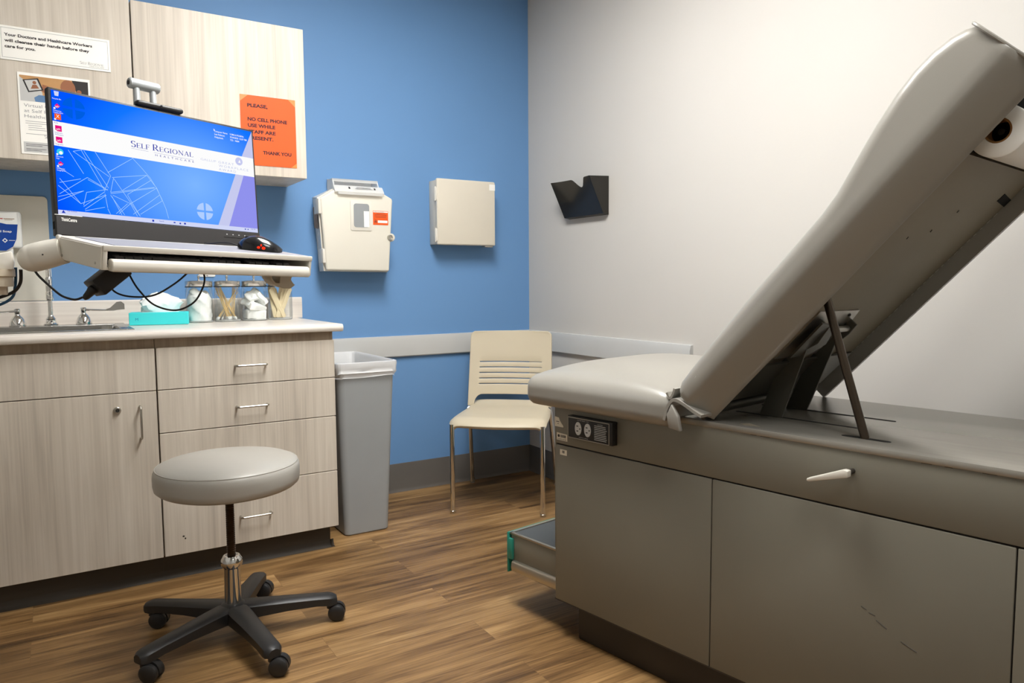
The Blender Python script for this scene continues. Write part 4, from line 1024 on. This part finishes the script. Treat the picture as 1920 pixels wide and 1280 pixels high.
# a bunched fold of liner standing at the back left
ln.loft([[(-1.30, -.10 - .16 * k / 10, .70 + .0 * k) for k in range(11)], [(-1.302 + .012 * math.sin(k * 1.9), -.08 - .20 * k / 10, .765 + .006 * math.sin(k * 1.3)) for k in range(11)], [(-1.27 + .014 * math.sin(k * 2.3), -.10 - .16 * k / 10, .778 - .010 * abs(k - 4) / 5) for k in range(11)], [(-1.25, -.12 - .14 * k / 10, .70) for k in range(11)]], cap=False, closed=False)
ln.build('liner', M['liner'], t, True, ang=50)

# ================================================================== CHAIR
ch = thing('side_chair', 'beige plastic side chair on chrome legs in the corner', 'chair', (-.595, -.627, 0), math.radians(-40.5))
def grid(nu, nv, f, skip=None):
    mb = MB(); V = [[mb.bm.verts.new(f(i / nu, j / nv)) for i in range(nu + 1)] for j in range(nv + 1)]
    for j in range(nv):
        for i in range(nu):
            if skip and skip(i, j): continue
            mb.bm.faces.new([V[j][i], V[j][i + 1], V[j + 1][i + 1], V[j + 1][i]])
    return mb
def solid(o, th, off=-1, bev=0):
    s_ = o.modifiers.new('thickness', 'SOLIDIFY'); s_.thickness = th; s_.offset = off
    if bev:
        b_ = o.modifiers.new('edge', 'BEVEL'); b_.width = bev; b_.segments = 2; b_.limit_method = 'ANGLE'; b_.angle_limit = math.radians(50)
    return o
def seatf(u, v):
    X = 2 * u - 1; y = -.035 + v * .475
    hw = .236 - .022 * max(0, (v - .3) / .7) ** 1.5
    if v < .10: hw -= .016 * (1 - v / .10) ** 2
    x = X * hw
    yy = y + (.022 * X * X * (1 - v) ** 2) + (.012 * X ** 4 * max(0, .2 - v) * 5)
    z = .463 - .010 * (1 - X * X) * (1 - abs(2 * v - .9)) - .010 * abs(X) ** 6
    if v < .16: z -= .034 * ((.16 - v) / .16) ** 2
    if v > .8: z += .02 * ((v - .8) / .2) ** 2
    if abs(X) > .86: z -= .016 * ((abs(X) - .86) / .14) ** 2
    return (x, yy, z)
so = grid(28, 28, seatf); so.bm.normal_update()
sob = so.build('seat', M['chair'], ch, ang=60); solid(sob, .020, -1, .004)
ap = MB().box(-.20, .20, .01, .38, .424, .44, None, .006); ap.build('under_frame', M['chrome'], ch)
slots = [.566 + .0285 * k for k in range(5)]
rows = []
for z_ in slots: rows += [z_ - .002, z_ + .002]
rows += [.72, .75, .78, .805, .825, .836, .842]
cols = [-1, -.965, -.91, -.87, -.86, -.85, -.83, -.80, -.76, -.70, -.55, -.35, -.15, 0, .15, .35, .55, .70, .76, .80, .83, .85, .86, .87, .91, .965, 1]
def backpt(X, z, zfix=None):
    hw = .222 - .006 * (z - .5) / .34
    if z > .815: hw -= .020 * ((z - .815) / .027) ** 2.5
    y = .425 + (z - .46) * .20 - .030 * (1 - X * X) * -1 - .030
    return (X * hw, y, z)
mb = MB()
lower = 5
Vr = []
for j in range(lower):
    r_ = []
    for X in cols:
        t_ = min(1, max(0, (abs(X) - .68) / .18)); zb = .512 - .058 * (1 - math.sqrt(1 - t_ * t_))
        z_ = zb + (rows[0] - zb) * j / lower; p = backpt(X, z_)
        r_.append(mb.bm.verts.new(p))
    Vr.append(r_)
for z_ in rows: Vr.append([mb.bm.verts.new(backpt(X, z_)) for X in cols])
nsl = len(slots)
for j in range(len(Vr) - 1):
    for i in range(len(cols) - 1):
        k = j - lower
        if 0 <= k < 2 * nsl and k % 2 == 0 and abs(cols[i] + cols[i + 1]) / 2 < .75: continue
        mb.bm.faces.new([Vr[j][i], Vr[j][i + 1], Vr[j + 1][i + 1], Vr[j + 1][i]])
bo = mb.build('backrest', M['chair'], ch, ang=60); solid(bo, .010, 1, .002)
for X in (-.216, .216):
    sg = 1 if X > 0 else -1
    lg = MB().tube([(X, .004, .006), (X, .004, .429)], .0115, 18).build('leg', M['chrome'], ch)
    MB().lathe([(.0135, 0), (.0135, .012), (.012, .014)], (X, .004, 0), 18).build('glide', M['nickel'], lg)
    xb = X * 1.08
    lg = MB().tube([(xb, .548, .006), (X * .99, .40, .41), (X * .985, .385, .438), (X * .96, .37, .445)], .0115, 18).build('leg', M['chrome'], ch)
    MB().lathe([(.0135, 0), (.0135, .012), (.012, .014)], (xb, .5485, 0), 18).build('glide', M['nickel'], lg)

# ================================================================== STOOL
SX, SY = -1.900, -1.214
stl = thing('rolling_stool', 'round grey vinyl stool on a black five-star caster base', 'stool', (SX, SY, 0))
se = MB()
pr = [(.0001, .480), (.185, .480), (.200, .482), (.2085, .490), (.2115, .505), (.2118, .528), (.2105, .540), (.2065, .5495), (.2035, .5525), (.199, .5560), (.185, .5620), (.15, .5685), (.10, .5715), (.05, .5725), (.0001, .573)]
se.lathe(pr, n=72)
for v in se.bm.verts:   # soft hand-made unevenness of the side
    a = math.atan2(v.co.y, v.co.x); r_ = math.hypot(v.co.x, v.co.y)
    if r_ > .18 and v.co.z < .53: v.co.z -= .003 * (1 + math.sin(3 * a + .6)) * .5; v.co.x *= 1 + .004 * math.sin(5 * a); v.co.y *= 1 + .004 * math.sin(5 * a)
so_ = se.build('seat', M['stoolv'], stl, ang=60)
rings = []
MB().loft([[(.2045 * math.cos(2 * PI * k / 72) + r_ * math.cos(a) * math.cos(2 * PI * k / 72), .2045 * math.sin(2 * PI * k / 72) + r_ * math.cos(a) * math.sin(2 * PI * k / 72), .5518 + r_ * math.sin(a)) for k in range(72)] for a, r_ in [(2 * PI * q / 8, .0018) for q in range(9)]], cap=False).build('piping', M['stoolv'], so_)
MB().box(-.09, .09, -.09, .09, .468, .482, None, .004).build('mounting_plate', M['tdark'], stl)
scw = MB(); rr_ = []
z_ = .215
while z_ < .474:
    rr_ += [(.0118, z_), (.0132, z_ + .0015), (.0132, z_ + .003), (.0118, z_ + .0045)]; z_ += .006
scw.lathe(rr_, n=20).build('screw_spindle', M['screw'], stl)
MB().lathe([(.021, .10), (.0245, .104), (.0245, .222), (.027, .226), (.031, .232), (.0325, .242), (.031, .250), (.027, .256), (.024, .262), (.018, .263), (.016, .258)], n=36).build('column', M['chrome'], stl)
MB().lathe([(.04, .064), (.048, .070), (.050, .09), (.044, .103), (.030, .111), (.024, .112)], n=32).build('hub', M['black'], stl)
for k in range(5):
    a = math.radians(134.7 + 72 * k); Rz = Matrix.Rotation(a, 4, 'Z')
    rings = []
    for s_, w, zt, zb in ((.03, .030, .108, .066), (.08, .0285, .105, .068), (.16, .025, .099, .069), (.25, .0225, .092, .066), (.29, .0225, .088, .060), (.305, .021, .085, .060), (.316, .014, .080, .062)):
        c_ = .008; w *= 1.16; zb -= .004
        rings.append([(s_, -w, zb), (s_, -w, zt - c_), (s_, -w + c_, zt - .001), (s_, 0, zt + .001), (s_, w - c_, zt - .001), (s_, w, zt - c_), (s_, w, zb), (s_, w - .006, zb - .002), (s_, -w + .006, zb - .002)])
    lg = MB().loft(rings, M_=Rz).build('leg', M['black'], stl, ang=40)
    # caster
    sw = math.radians(148) - a + [.1, -.12, .05, .15, -.05][k]
    Mc = Rz @ Matrix.Translation((.296, 0, 0)) @ Matrix.Rotation(sw, 4, 'Z')
    cst = MB().tube([Mc @ Vector((0, 0, .062)), Mc @ Vector((0, 0, .040))], [.012, .012], 12)
    cst.prism([(.012 * 0 + .026 * math.cos(t_) - .022, .0285 + .030 * math.sin(t_)) for t_ in [math.radians(x_) for x_ in range(-10, 191, 20)]], XZ, -.006, .006, M_=Mc)
    cs = cst.build('caster', M['black'], lg)
    for sg in (-1, 1):
        wv = MB().lathe([(.0001, 0), (.020, .0), (.0265, .003), (.0272, .008), (.0265, .0155), (.022, .0195), (.010, .021), (.0001, .021)], M_=Mc @ Matrix.Translation((-.020, sg * .005, .0274)) @ Matrix.Rotation(-sg * PI / 2, 4, 'X'), n=28)
        wv.build('caster_wheel', M['blackg'] if False else M['black'], lg)

# ================================================================== EXAM TABLE  (local: x across to the wall, y to the foot end)
TA = .1669
et = thing('exam_table', 'grey exam table with a raised padded backrest along the white wall', 'exam table', (-1.004, -1.804, 0), TA)
XN, XF, YE, YFt = -.030, .552, -1.42, .070
MB().box(XN + .004, XF - .004, YE + .004, YFt - .003, .114, .7345).build('body', M['gap'], et)
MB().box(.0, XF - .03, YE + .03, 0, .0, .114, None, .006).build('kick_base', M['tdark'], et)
def tpanel(y0, y1, z0, z1, nm='side_panel'): return MB().box(XN, XN + .02, y0 + .0015, y1 - .0015, z0 + .0015, z1 - .0015, None, .0018, 2).build(nm, M['tpaint'], et)
tpanel(YE, YFt, .607, .7365, 'upper_rail')
for y0, y1 in ((-.488, YFt), (-1.139, -.488), (YE, -1.139)): tpanel(y0, y1, .114, .606)
MB().box(XN, XF, YFt - .006, YFt, .28, .735, None, .0015).build('end_panel', M['tpaint'], et)
MB().box(XF - .02, XF, YE, YFt, .114, .735, None, .0015).build('side_panel', M['tpaint'], et)
MB().box(XN, XF, YE, YE + .008, .114, .735, None, .0015).build('end_panel', M['tpaint'], et)
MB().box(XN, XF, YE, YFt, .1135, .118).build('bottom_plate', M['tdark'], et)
MB().box(XN - .003, XF + .003, YE - .003, -.30, .7345, .7495, None, .0018, 2).build('deck_plate', M['tplate'], et)
q = MB()
for x_, y0, y1, w in ((.150, -.768, -.45, .0055), (.300, -.785, -.44, .0055), (.047, -.868, -.788, .0085)):
    q.prism([(x_ + w * math.cos(t_), (y1 if math.sin(t_) >= 0 else y0) + w * 1.6 * math.sin(t_)) for t_ in [2 * PI * k / 20 for k in range(20)]], XY, .7494, .7501)
q.build('deck_slots', M['hole'], et)
MB().prism([(.0, -.545), (.02, -.56), (.0, -.60), (-.01, -.565)], XY, .7495, .7499).build('torn_sticker', M['panelu'], et)
# paint chips under the deck lip and scratches on the middle door
q = MB()
for y_, w in ((-.60, .008), (-.63, .012), (-.98, .01), (-1.02, .007), (-1.09, .012)): q.box(XN - .0008, XN + .002, y_ - w, y_ + w, .7335, .7355)
q.build('chipped_edge', M['screw'], et)
q = MB()
for y_, z_, l_, s_ in ((-.905, .376, .011, -.55), (-.96, .348, .016, -.35), (-.868, .40, .006, -.4), (-.885, .392, .007, -.2)):
    q.tube([(XN - .0002, y_ + l_, z_ - l_ * s_), (XN - .0002, y_, z_), (XN - .0002, y_ - l_, z_ + l_ * s_)], .0007, 5)
q.build('scratches', M['tdark'], et)
# foot cushion
MB().pillow(-.080, .607, -.392, .158, .722, .812, .034, .048, 26).build('seat_cushion', M['vinyl'], et, ang=80)
# folded vinyl at the joint
fl = MB()
def ribbon(mb, pts, x0, x1, th):
    P = spline(pts, 5); rings = []
    for i, p in enumerate(P):
        d_ = (P[min(i + 1, len(P) - 1)] - P[max(i - 1, 0)]).normalized(); n_ = Vector((-d_.y, d_.x)) * th
        rings.append([(x0, p.x - n_.x, p.y - n_.y), (x0, p.x + n_.x, p.y + n_.y), (x1, p.x + n_.x, p.y + n_.y), (x1, p.x - n_.x, p.y - n_.y)])
    mb.loft(rings)
v2 = lambda *a: [Vector(p) for p in a]
def spl2(pts, n=6):
    return [Vector((p.x, p.y)) for p in spline([(a, b2, 0) for a, b2 in pts], n)]
def ribbon2(mb, pts, x0, x1, th):
    P = spl2(pts); rings = []
    for i, p in enumerate(P):
        d_ = (P[min(i + 1, len(P) - 1)] - P[max(i - 1, 0)]).normalized(); n_ = Vector((-d_.y, d_.x)) * th
        rings.append([(x0, p.x - n_.x, p.y - n_.y), (x0, p.x + n_.x, p.y + n_.y), (x1, p.x + n_.x, p.y + n_.y), (x1, p.x - n_.x, p.y - n_.y)])
    mb.loft(rings)
ribbon2(fl, [(-.376, .745), (-.384, .775), (-.398, .797), (-.412, .8005), (-.437, .792), (-.465, .778), (-.487, .769)], -.080, -.025, .004)
ribbon2(fl, [(-.376, .815), (-.384, .803), (-.391, .806), (-.398, .820), (-.400, .828)], -.070, -.03, .003)
fl.prism([(-.385, .760), (-.392, .727), (-.428, .723), (-.420, .76), (-.400, .790)], YZ, -.083, -.070, .003, 2)
fl.build('vinyl_fold', M['vinyl'], et, ang=60)

# backrest: swept cross-section; origin of the sweep on its underside line
du = Vector((0, -.6857, .7279)); dn = Vector((0, .7279, .6857)); P0 = Vector((0, -.50, .76))
def bp(x, s_, t_): v = P0 + du * s_ + dn * t_; return (x, v.y, v.z)
def section(s_, T, k=1.0, low=0.0):
    hw = .345 * k; c_ = .2625
    half = [(-.305, 0.0), (-.318, .018), (-.326, .045), (-.330, .064), (-.336, .074), (-.342, .095)]
    T += .016; R_ = .031
    for q_ in range(7):
        a = PI - (PI / 2) * q_ / 6; half.append((-.343 + R_ + R_ * math.cos(a), T - .010 - R_ + R_ * math.sin(a)))
    half[6:13] = [(x_ + .004, t_) for x_, t_ in half[6:13]]
    half += [(-.24, T - .003), (-.16, T + .002), (-.08, T + .004)]
    nr = {0: -.287, 1: -.299, 2: -.321, 3: -.339, 4: -.3425, 5: -.340}
    left = [(c_ + (nr.get(i_, h_[0])) * k, h_[1] + (.008 if i_ == 0 else 0)) for i_, h_ in enumerate(half)]; right = [(c_ - x_ * k, max(t_, low)) for x_, t_ in half[::-1]]
    inner = [(c_ + .292 * k, low), (c_ + .290 * k, .064), (c_ - .272 * k, .064), (c_ - .283 * k, .008)]
    return [bp(x_, s_, t_) for x_, t_ in left + [(c_, T + .005)] + right + inner]
ST = [(-.016, .100, .985), (-.012, .110, .995), (.004, .117, 1), (.056, .121, 1), (.16, .126, 1), (.3, .130, 1), (.42, .130, 1), (.53, .131, 1), (.58, .136, 1), (.625, .146, 1), (.68, .159, 1), (.727, .169, 1), (.79, .179, 1), (.84, .182, 1), (.88, .179, 1), (.915, .170, 1), (.938, .159, 1), (.950, .148, .998), (.953, .142, .992)]
bk = MB().loft([section(*a) for a in ST])
bk.build('backrest', M['vinyl'], et, ang=40)
pg = MB()
def pth(s_):
    P = []
    for x_, t_ in ((-.035, .008), (-.064, .055), (-.079, .10), (-.077, .142), (-.045, .1585), (.1, .165), (.2625, .168), (.425, .165), (.565, .1585), (.599, .145), (.603, .10), (.591, .05), (.568, .004)): P.append(bp(x_, s_, t_))
    return P
pg.tube(spline(pth(.9535), 3), .0035, 8); pg.build('head_piping', M['vinyl'], et)
up_ = MB()
def slab(s0, s1, t0, t1, x0, x1): up_.loft([[bp(x0, s_, t0), bp(x1, s_, t0), bp(x1, s_, t1), bp(x0, s_, t1)] for s_ in (s0, s1)])
slab(.012, .770, .040, .063, .002, .551); slab(.915, .945, .040, .063, .002, .551)
ub = up_.build('underside_board', M['panelu'], et)
q = MB(); q.loft([[bp(x_, s_, .0385) for x_ in ()] or [bp(-.02, s_, .058), bp(.545, s_, .058), bp(.545, s_, .0635), bp(-.02, s_, .0635)] for s_ in (.771, .914)]); q.build('roll_recess', M['hole'], et)
q = MB(); x0, x1 = .478, .552
pts = [bp(*a) for a in ((.4686, .686, .0385), (.4704, .7086, .0385), (.5507, .697, .0385), (.5507, .675, .0385))]
q.faces(pts + [tuple(Vector(p) + dn * .001) for p in pts], [(0, 1, 2, 3), (7, 6, 5, 4), (0, 4, 5, 1), (1, 5, 6, 2), (2, 6, 7, 3), (3, 7, 4, 0)]); q.build('square_hole', M['hole'], et)
q = MB(); s_ = .14
while s_ < .77:
    if not .66 < s_ < .72:
        l_ = random.uniform(.006, .013); q.tube([bp(.5505, s_, .0385), bp(.5505 + random.uniform(-.0008, .0008), s_ + l_, .0385)], .0009, 5)
    s_ += .021
q.build('staple_row', M['bright'], et)
q = MB()
for s_, x_ in ((.585, .26), (.56, .17), (.645, .30)): q.tube([bp(x_, s_, .0395), bp(x_ + .002, s_ - .006, .0395)], .0012, 6)
q.build('board_nicks', M['tdark'], et)
# lifting gear
br_ = MB()
def bslab(mb, poly, t0, t1): mb.loft([[bp(x_, s_, t0) for x_, s_ in poly], [bp(x_, s_, t1) for x_, s_ in poly]])
bslab(br_, [(.085, .330), (.300, .326), (.335, .235), (.300, .165), (.085, .165)], .0365, .0400)
br_.build('hinge_bracket', M['bright'], et)
hg = MB(); bslab(hg, [(.095, .31), (.16, .30), (.20, .275), (.232, .228), (.20, .195), (.10, .19)], .016, .021)
hg.build('hinge_flap', M['armm'], et)
hp_ = MB()
for s_, x_ in ((.312, .155), (.312, .262)): hp_.ball(bp(x_, s_, .0362), .0045, n=10)
hp_.build('bracket_screws', M['tdark'], et)
def arm(x_, poly): return MB().prism(poly, YZ, x_ - .003, x_ + .003, .0008, 1).build('lift_arm', M['armm'], et)
arm(.150, [(-.505, .70), (-.575, .70), (-.575, .752), (-.636, .928), (-.664, .944), (-.692, .985), (-.662, 1.012), (-.580, .915), (-.572, .900), (-.512, .752)])
arm(.300, [(-.506, .70), (-.566, .70), (-.566, .752), (-.636, .930), (-.672, .960), (-.692, .985), (-.662, 1.012), (-.590, .940), (-.578, .920), (-.506, .752)])
MB().tube([(.15, -.668, .975), (.30, -.668, .975)], .008, 12).build('cross_pin', M['bright'], et)
pv = MB().tube([(-.02, -.455, .775), (.55, -.455, .775)], .015, 18).tube([(-.02, -.415, .790), (.55, -.415, .790)], .010, 14)
pv.box(-.02, .55, -.450, -.400, .812, .816).build('pivot_bar', M['armm'], et)
pl2 = MB(); bslab(pl2, [(.02, .03), (.50, .03), (.50, .16), (.02, .16)], .024, .030); pl2.build('pivot_plate', M['armm'], et)
MB().tube([(.047, -.826, .735), (.047, -.826, .752), (.047, -.728, 1.066)], .0095, 16).build('support_rod', M['rod'], et)
q = MB(); bslab(q, [(.005, .44), (.03, .44), (.03, .25), (.005, .25)], .030, .0402); q.build('rod_track', M['hole'], et)
MB().lathe([(.006, 0), (.006, .004), (.004, .005)], M_=Matrix.Translation((XN, -.462, .757)) @ Matrix.Rotation(-PI / 2, 4, 'Y'), n=14).tube([(XN, -.462, .757), (.0, -.462, .757)], .004, 10).box(-.004, .004, -.475, -.45, .7495, .765).build('pivot_bolt', M['tdark'], et)
# outlet box on the upper rail
oy = -.017
ob = MB().box(XN - .022, XN, -.163 + oy, .010 + oy, .640, .706, None, .0015).build('outlet_box', M['black'], et)
fx = XN - .022
q = MB()
for y0, y1, z0, z1 in ((-.152, .009, .7005, .7025), (-.152, .009, .6405, .6425), (.007, .009, .6405, .7025), (-.152, -.150, .6405, .7025)): q.box(fx - .001, fx, y0 + oy, y1 + oy, z0, z1)
q.build('plate_border', M['alu'], ob)
for yc in (-.0335 + oy, -.0705 + oy):
    P = [(yc + .0165 * max(-1, min(1, 1.0 * math.cos(t_))), .672 + max(-.0145, min(.0145, .0178 * math.sin(t_)))) for t_ in [2 * PI * k / 28 for k in range(28)]]
    P = [(yc + .0125 * math.cos(t_), .672 + .0195 * math.sin(t_)) for t_ in [2 * PI * k / 28 for k in range(28)]]
    so2 = MB().prism(P, YZ, fx - .0025, fx - .0002).build('socket', M['paperg'], ob)
    MB().box(fx - .003, fx - .0022, yc - .001, yc + .006, .678, .6805).box(fx - .003, fx - .0022, yc - .001, yc + .006, .6635, .666).ball((fx - .0026, yc - .0075, .672), (.0006, .0022, .0022), n=10).build('socket_slots', M['hole'], so2)
q = MB()
Mf = lambda y, z: frame((fx - .0012, y + oy, z), (0, -1, 0), (0, 0, 1))
for a in (('1/2 HP MAX 115V', -.030, .695, .045, .0028), ('HOSPITAL GRADE', -.036, .6455, .036, .0026), ('CAUTION', -.108, .6925, .020, .003)): MB().text(a[0], Mf(a[1], a[2]), a[3], a[4]).build('plate_lettering', M['paperg'], ob, flat=True)
for i in range(9): q.box(fx - .0012, fx - .0006, -.146 + oy + random.uniform(0, .008), -.096 + oy, .6885 - i * .005, .6902 - i * .005)
q.build('plate_fine_print', M['paperg'], ob, flat=True)
sx = XN - .0004
def sticker(y0, y1, z0, z1, poly=None, nm='sticker'):
    P = poly or [(y0, z0), (y1, z0), (y1, z1), (y0, z1)]
    return MB().prism(P, YZ, sx - .0004, sx + .0006).build(nm, M['sticker'], et)
s1 = sticker(0, 0, 0, 0, [(.069, .690), (.052, .688), (.047, .678), (.033, .664), (.033, .660), (.069, .660)], 'torn_label')
MB().box(sx - .0006, sx - .0003, .050, .063, .6745, .6765).box(sx - .0006, sx - .0003, .052, .058, .6685, .6700).build('label_print', M['ink'], s1)
s2 = sticker(.016, .061, .617, .642, [(.061, .642), (.017, .640), (.016, .619), (.0605, .6195)], 'barcode_label')
q = MB(); y_ = .044
while y_ > .022: w_ = random.choice((.0009, .0014, .002)); q.box(sx - .0006, sx - .0003, y_ - w_, y_, .6285, .6365); y_ -= w_ + .0009
q.prism([(.052 + .0045 * math.cos(2 * PI * k / 12), .6325 + .0045 * math.sin(2 * PI * k / 12)) for k in range(12)], YZ, sx - .0006, sx - .0003)
q.text('CONTROL NO. 096', frame((sx - .0007, .057, .6215), (0, -1, 0), (0, 0, 1)), .036, .003, offset=.015)
q.build('barcode', M['ink'], s2, flat=True)
s3 = sticker(.018, .047, .575, .592, None, 'small_label')
q = MB()
for k in range(3): q.box(sx - .0006, sx - .0003, .028 + k * .0035, .0302 + k * .0035, .581, .589)
q.build('small_print', M['ink'], s3)
# release lever
lv = MB().prism([(-.842, .685), (-.842, .699), (-.832, .7005), (-.753, .6670), (-.752, .6610), (-.758, .6605)], YZ, XN - .040, XN - .022, .002, 2)
lvo = lv.build('release_lever', M['cream3'], et)
MB().tube([(XN - .03, -.835, .692), (XN + .004, -.835, .692)], .006, 14).build('lever_pin', M['tdark'], lvo)
# pull-out step
stp = MB()
stp.box(.006, .40, -.20, .316, .160, .250, None, .002)
fs = stp.build('footstep', M['tpaint'], et)
MB().box(.012, .394, .02, .312, .2500, .2530).build('tread_mat', M['mat'], fs)
MB().box(.002, .012, -.2, .318, .2500, .2565, None, .001).box(.388, .404, -.2, .318, .2500, .2565, None, .001).box(.002, .404, .310, .3215, .2490, .2565, None, .001).build('tread_trim', M['alu'], fs)
MB().prism([(.000, .124), (-.004, .128), (-.006, .140), (-.004, .156), (.002, .163), (.03, .163), (.03, .124)], lambda p, q_, a: (p, a, q_), -.2, .306, .001, 1).prism([(.37, .124), (.37, .163), (.40, .163), (.406, .14), (.402, .124)], lambda p, q_, a: (p, a, q_), -.2, .306, .001, 1).build('step_rail', M['alu'], fs)
MB().box(-.004, .406, .3215, .328, .118, .2555, None, .0015).box(-.004, .006, .303, .3215, .165, .236, None, .001).build('step_front', M['teal'], fs)

# paper roll held under the head end
c0 = Vector(bp(.012, .836, .012)); c1 = Vector(bp(.512, .836, .012))
Mw = MATS[et]
pr_ = thing('paper_roll', 'white paper roll held under the head of the exam table backrest', 'paper roll', mx=Mw @ Matrix.Translation(c0))
L = .50
Ry = Matrix.Rotation(PI / 2, 4, 'Y')
MB().lathe([(.024, 0), (.047, 0), (.050, .002), (.050, L - .002), (.047, L), (.024, L), (.024, 0)], M_=Ry, n=40, cap=False).build('paper', M['paper'], pr_, ang=50)
MB().lathe([(.0235, .003), (.0235, L - .003), (.020, L - .003), (.020, .003), (.0235, .003)], M_=Ry, n=32, cap=False).build('core', M['corew'], pr_)
MB().lathe([(.0001, .04), (.02, .04), (.02, .046), (.0001, .046)], M_=Ry, n=24).build('core_plug', M['hole'], pr_)
MB().tube([bp(.035, .836, .012), bp(.53, .836, .012), bp(.545, .836, .03)], .006, 10).build('roll_holder', M['rod'], et)

# ================================================================== CAMERA, WORLD, VIEW
cam = bpy.data.cameras.new('camera'); co = bpy.data.objects.new('camera', cam); COL.objects.link(co)
cam.sensor_width = 36; cam.lens = 1382.714 / 1920 * 36; cam.clip_start = .05
yaw, pitch, roll = .5553, .0807, -.0065
f = Vector((math.sin(yaw) * math.cos(pitch), math.cos(yaw) * math.cos(pitch), -math.sin(pitch)))
r = Vector((math.cos(yaw), -math.sin(yaw), 0)); u = r.cross(f)
c_, s_ = math.cos(roll), math.sin(roll)
r, u = c_ * r + s_ * u, -s_ * r + c_ * u
co.matrix_world = Matrix(((r.x, u.x, -f.x, -2.331), (r.y, u.y, -f.y, -3.567), (r.z, u.z, -f.z, 1.10), (0, 0, 0, 1)))
SC.camera = co
w = bpy.data.worlds.new('world'); SC.world = w; w.use_nodes = True
w.node_tree.nodes['Background'].inputs[0].default_value = (.9, .92, 1, 1); w.node_tree.nodes['Background'].inputs[1].default_value = .05
vs = SC.view_settings
SC.display_settings.display_device = 'sRGB'
vs.view_transform = 'Standard'; vs.look = 'None'; vs.gamma = 1; vs.exposure = 0.0; vs.use_curve_mapping = False
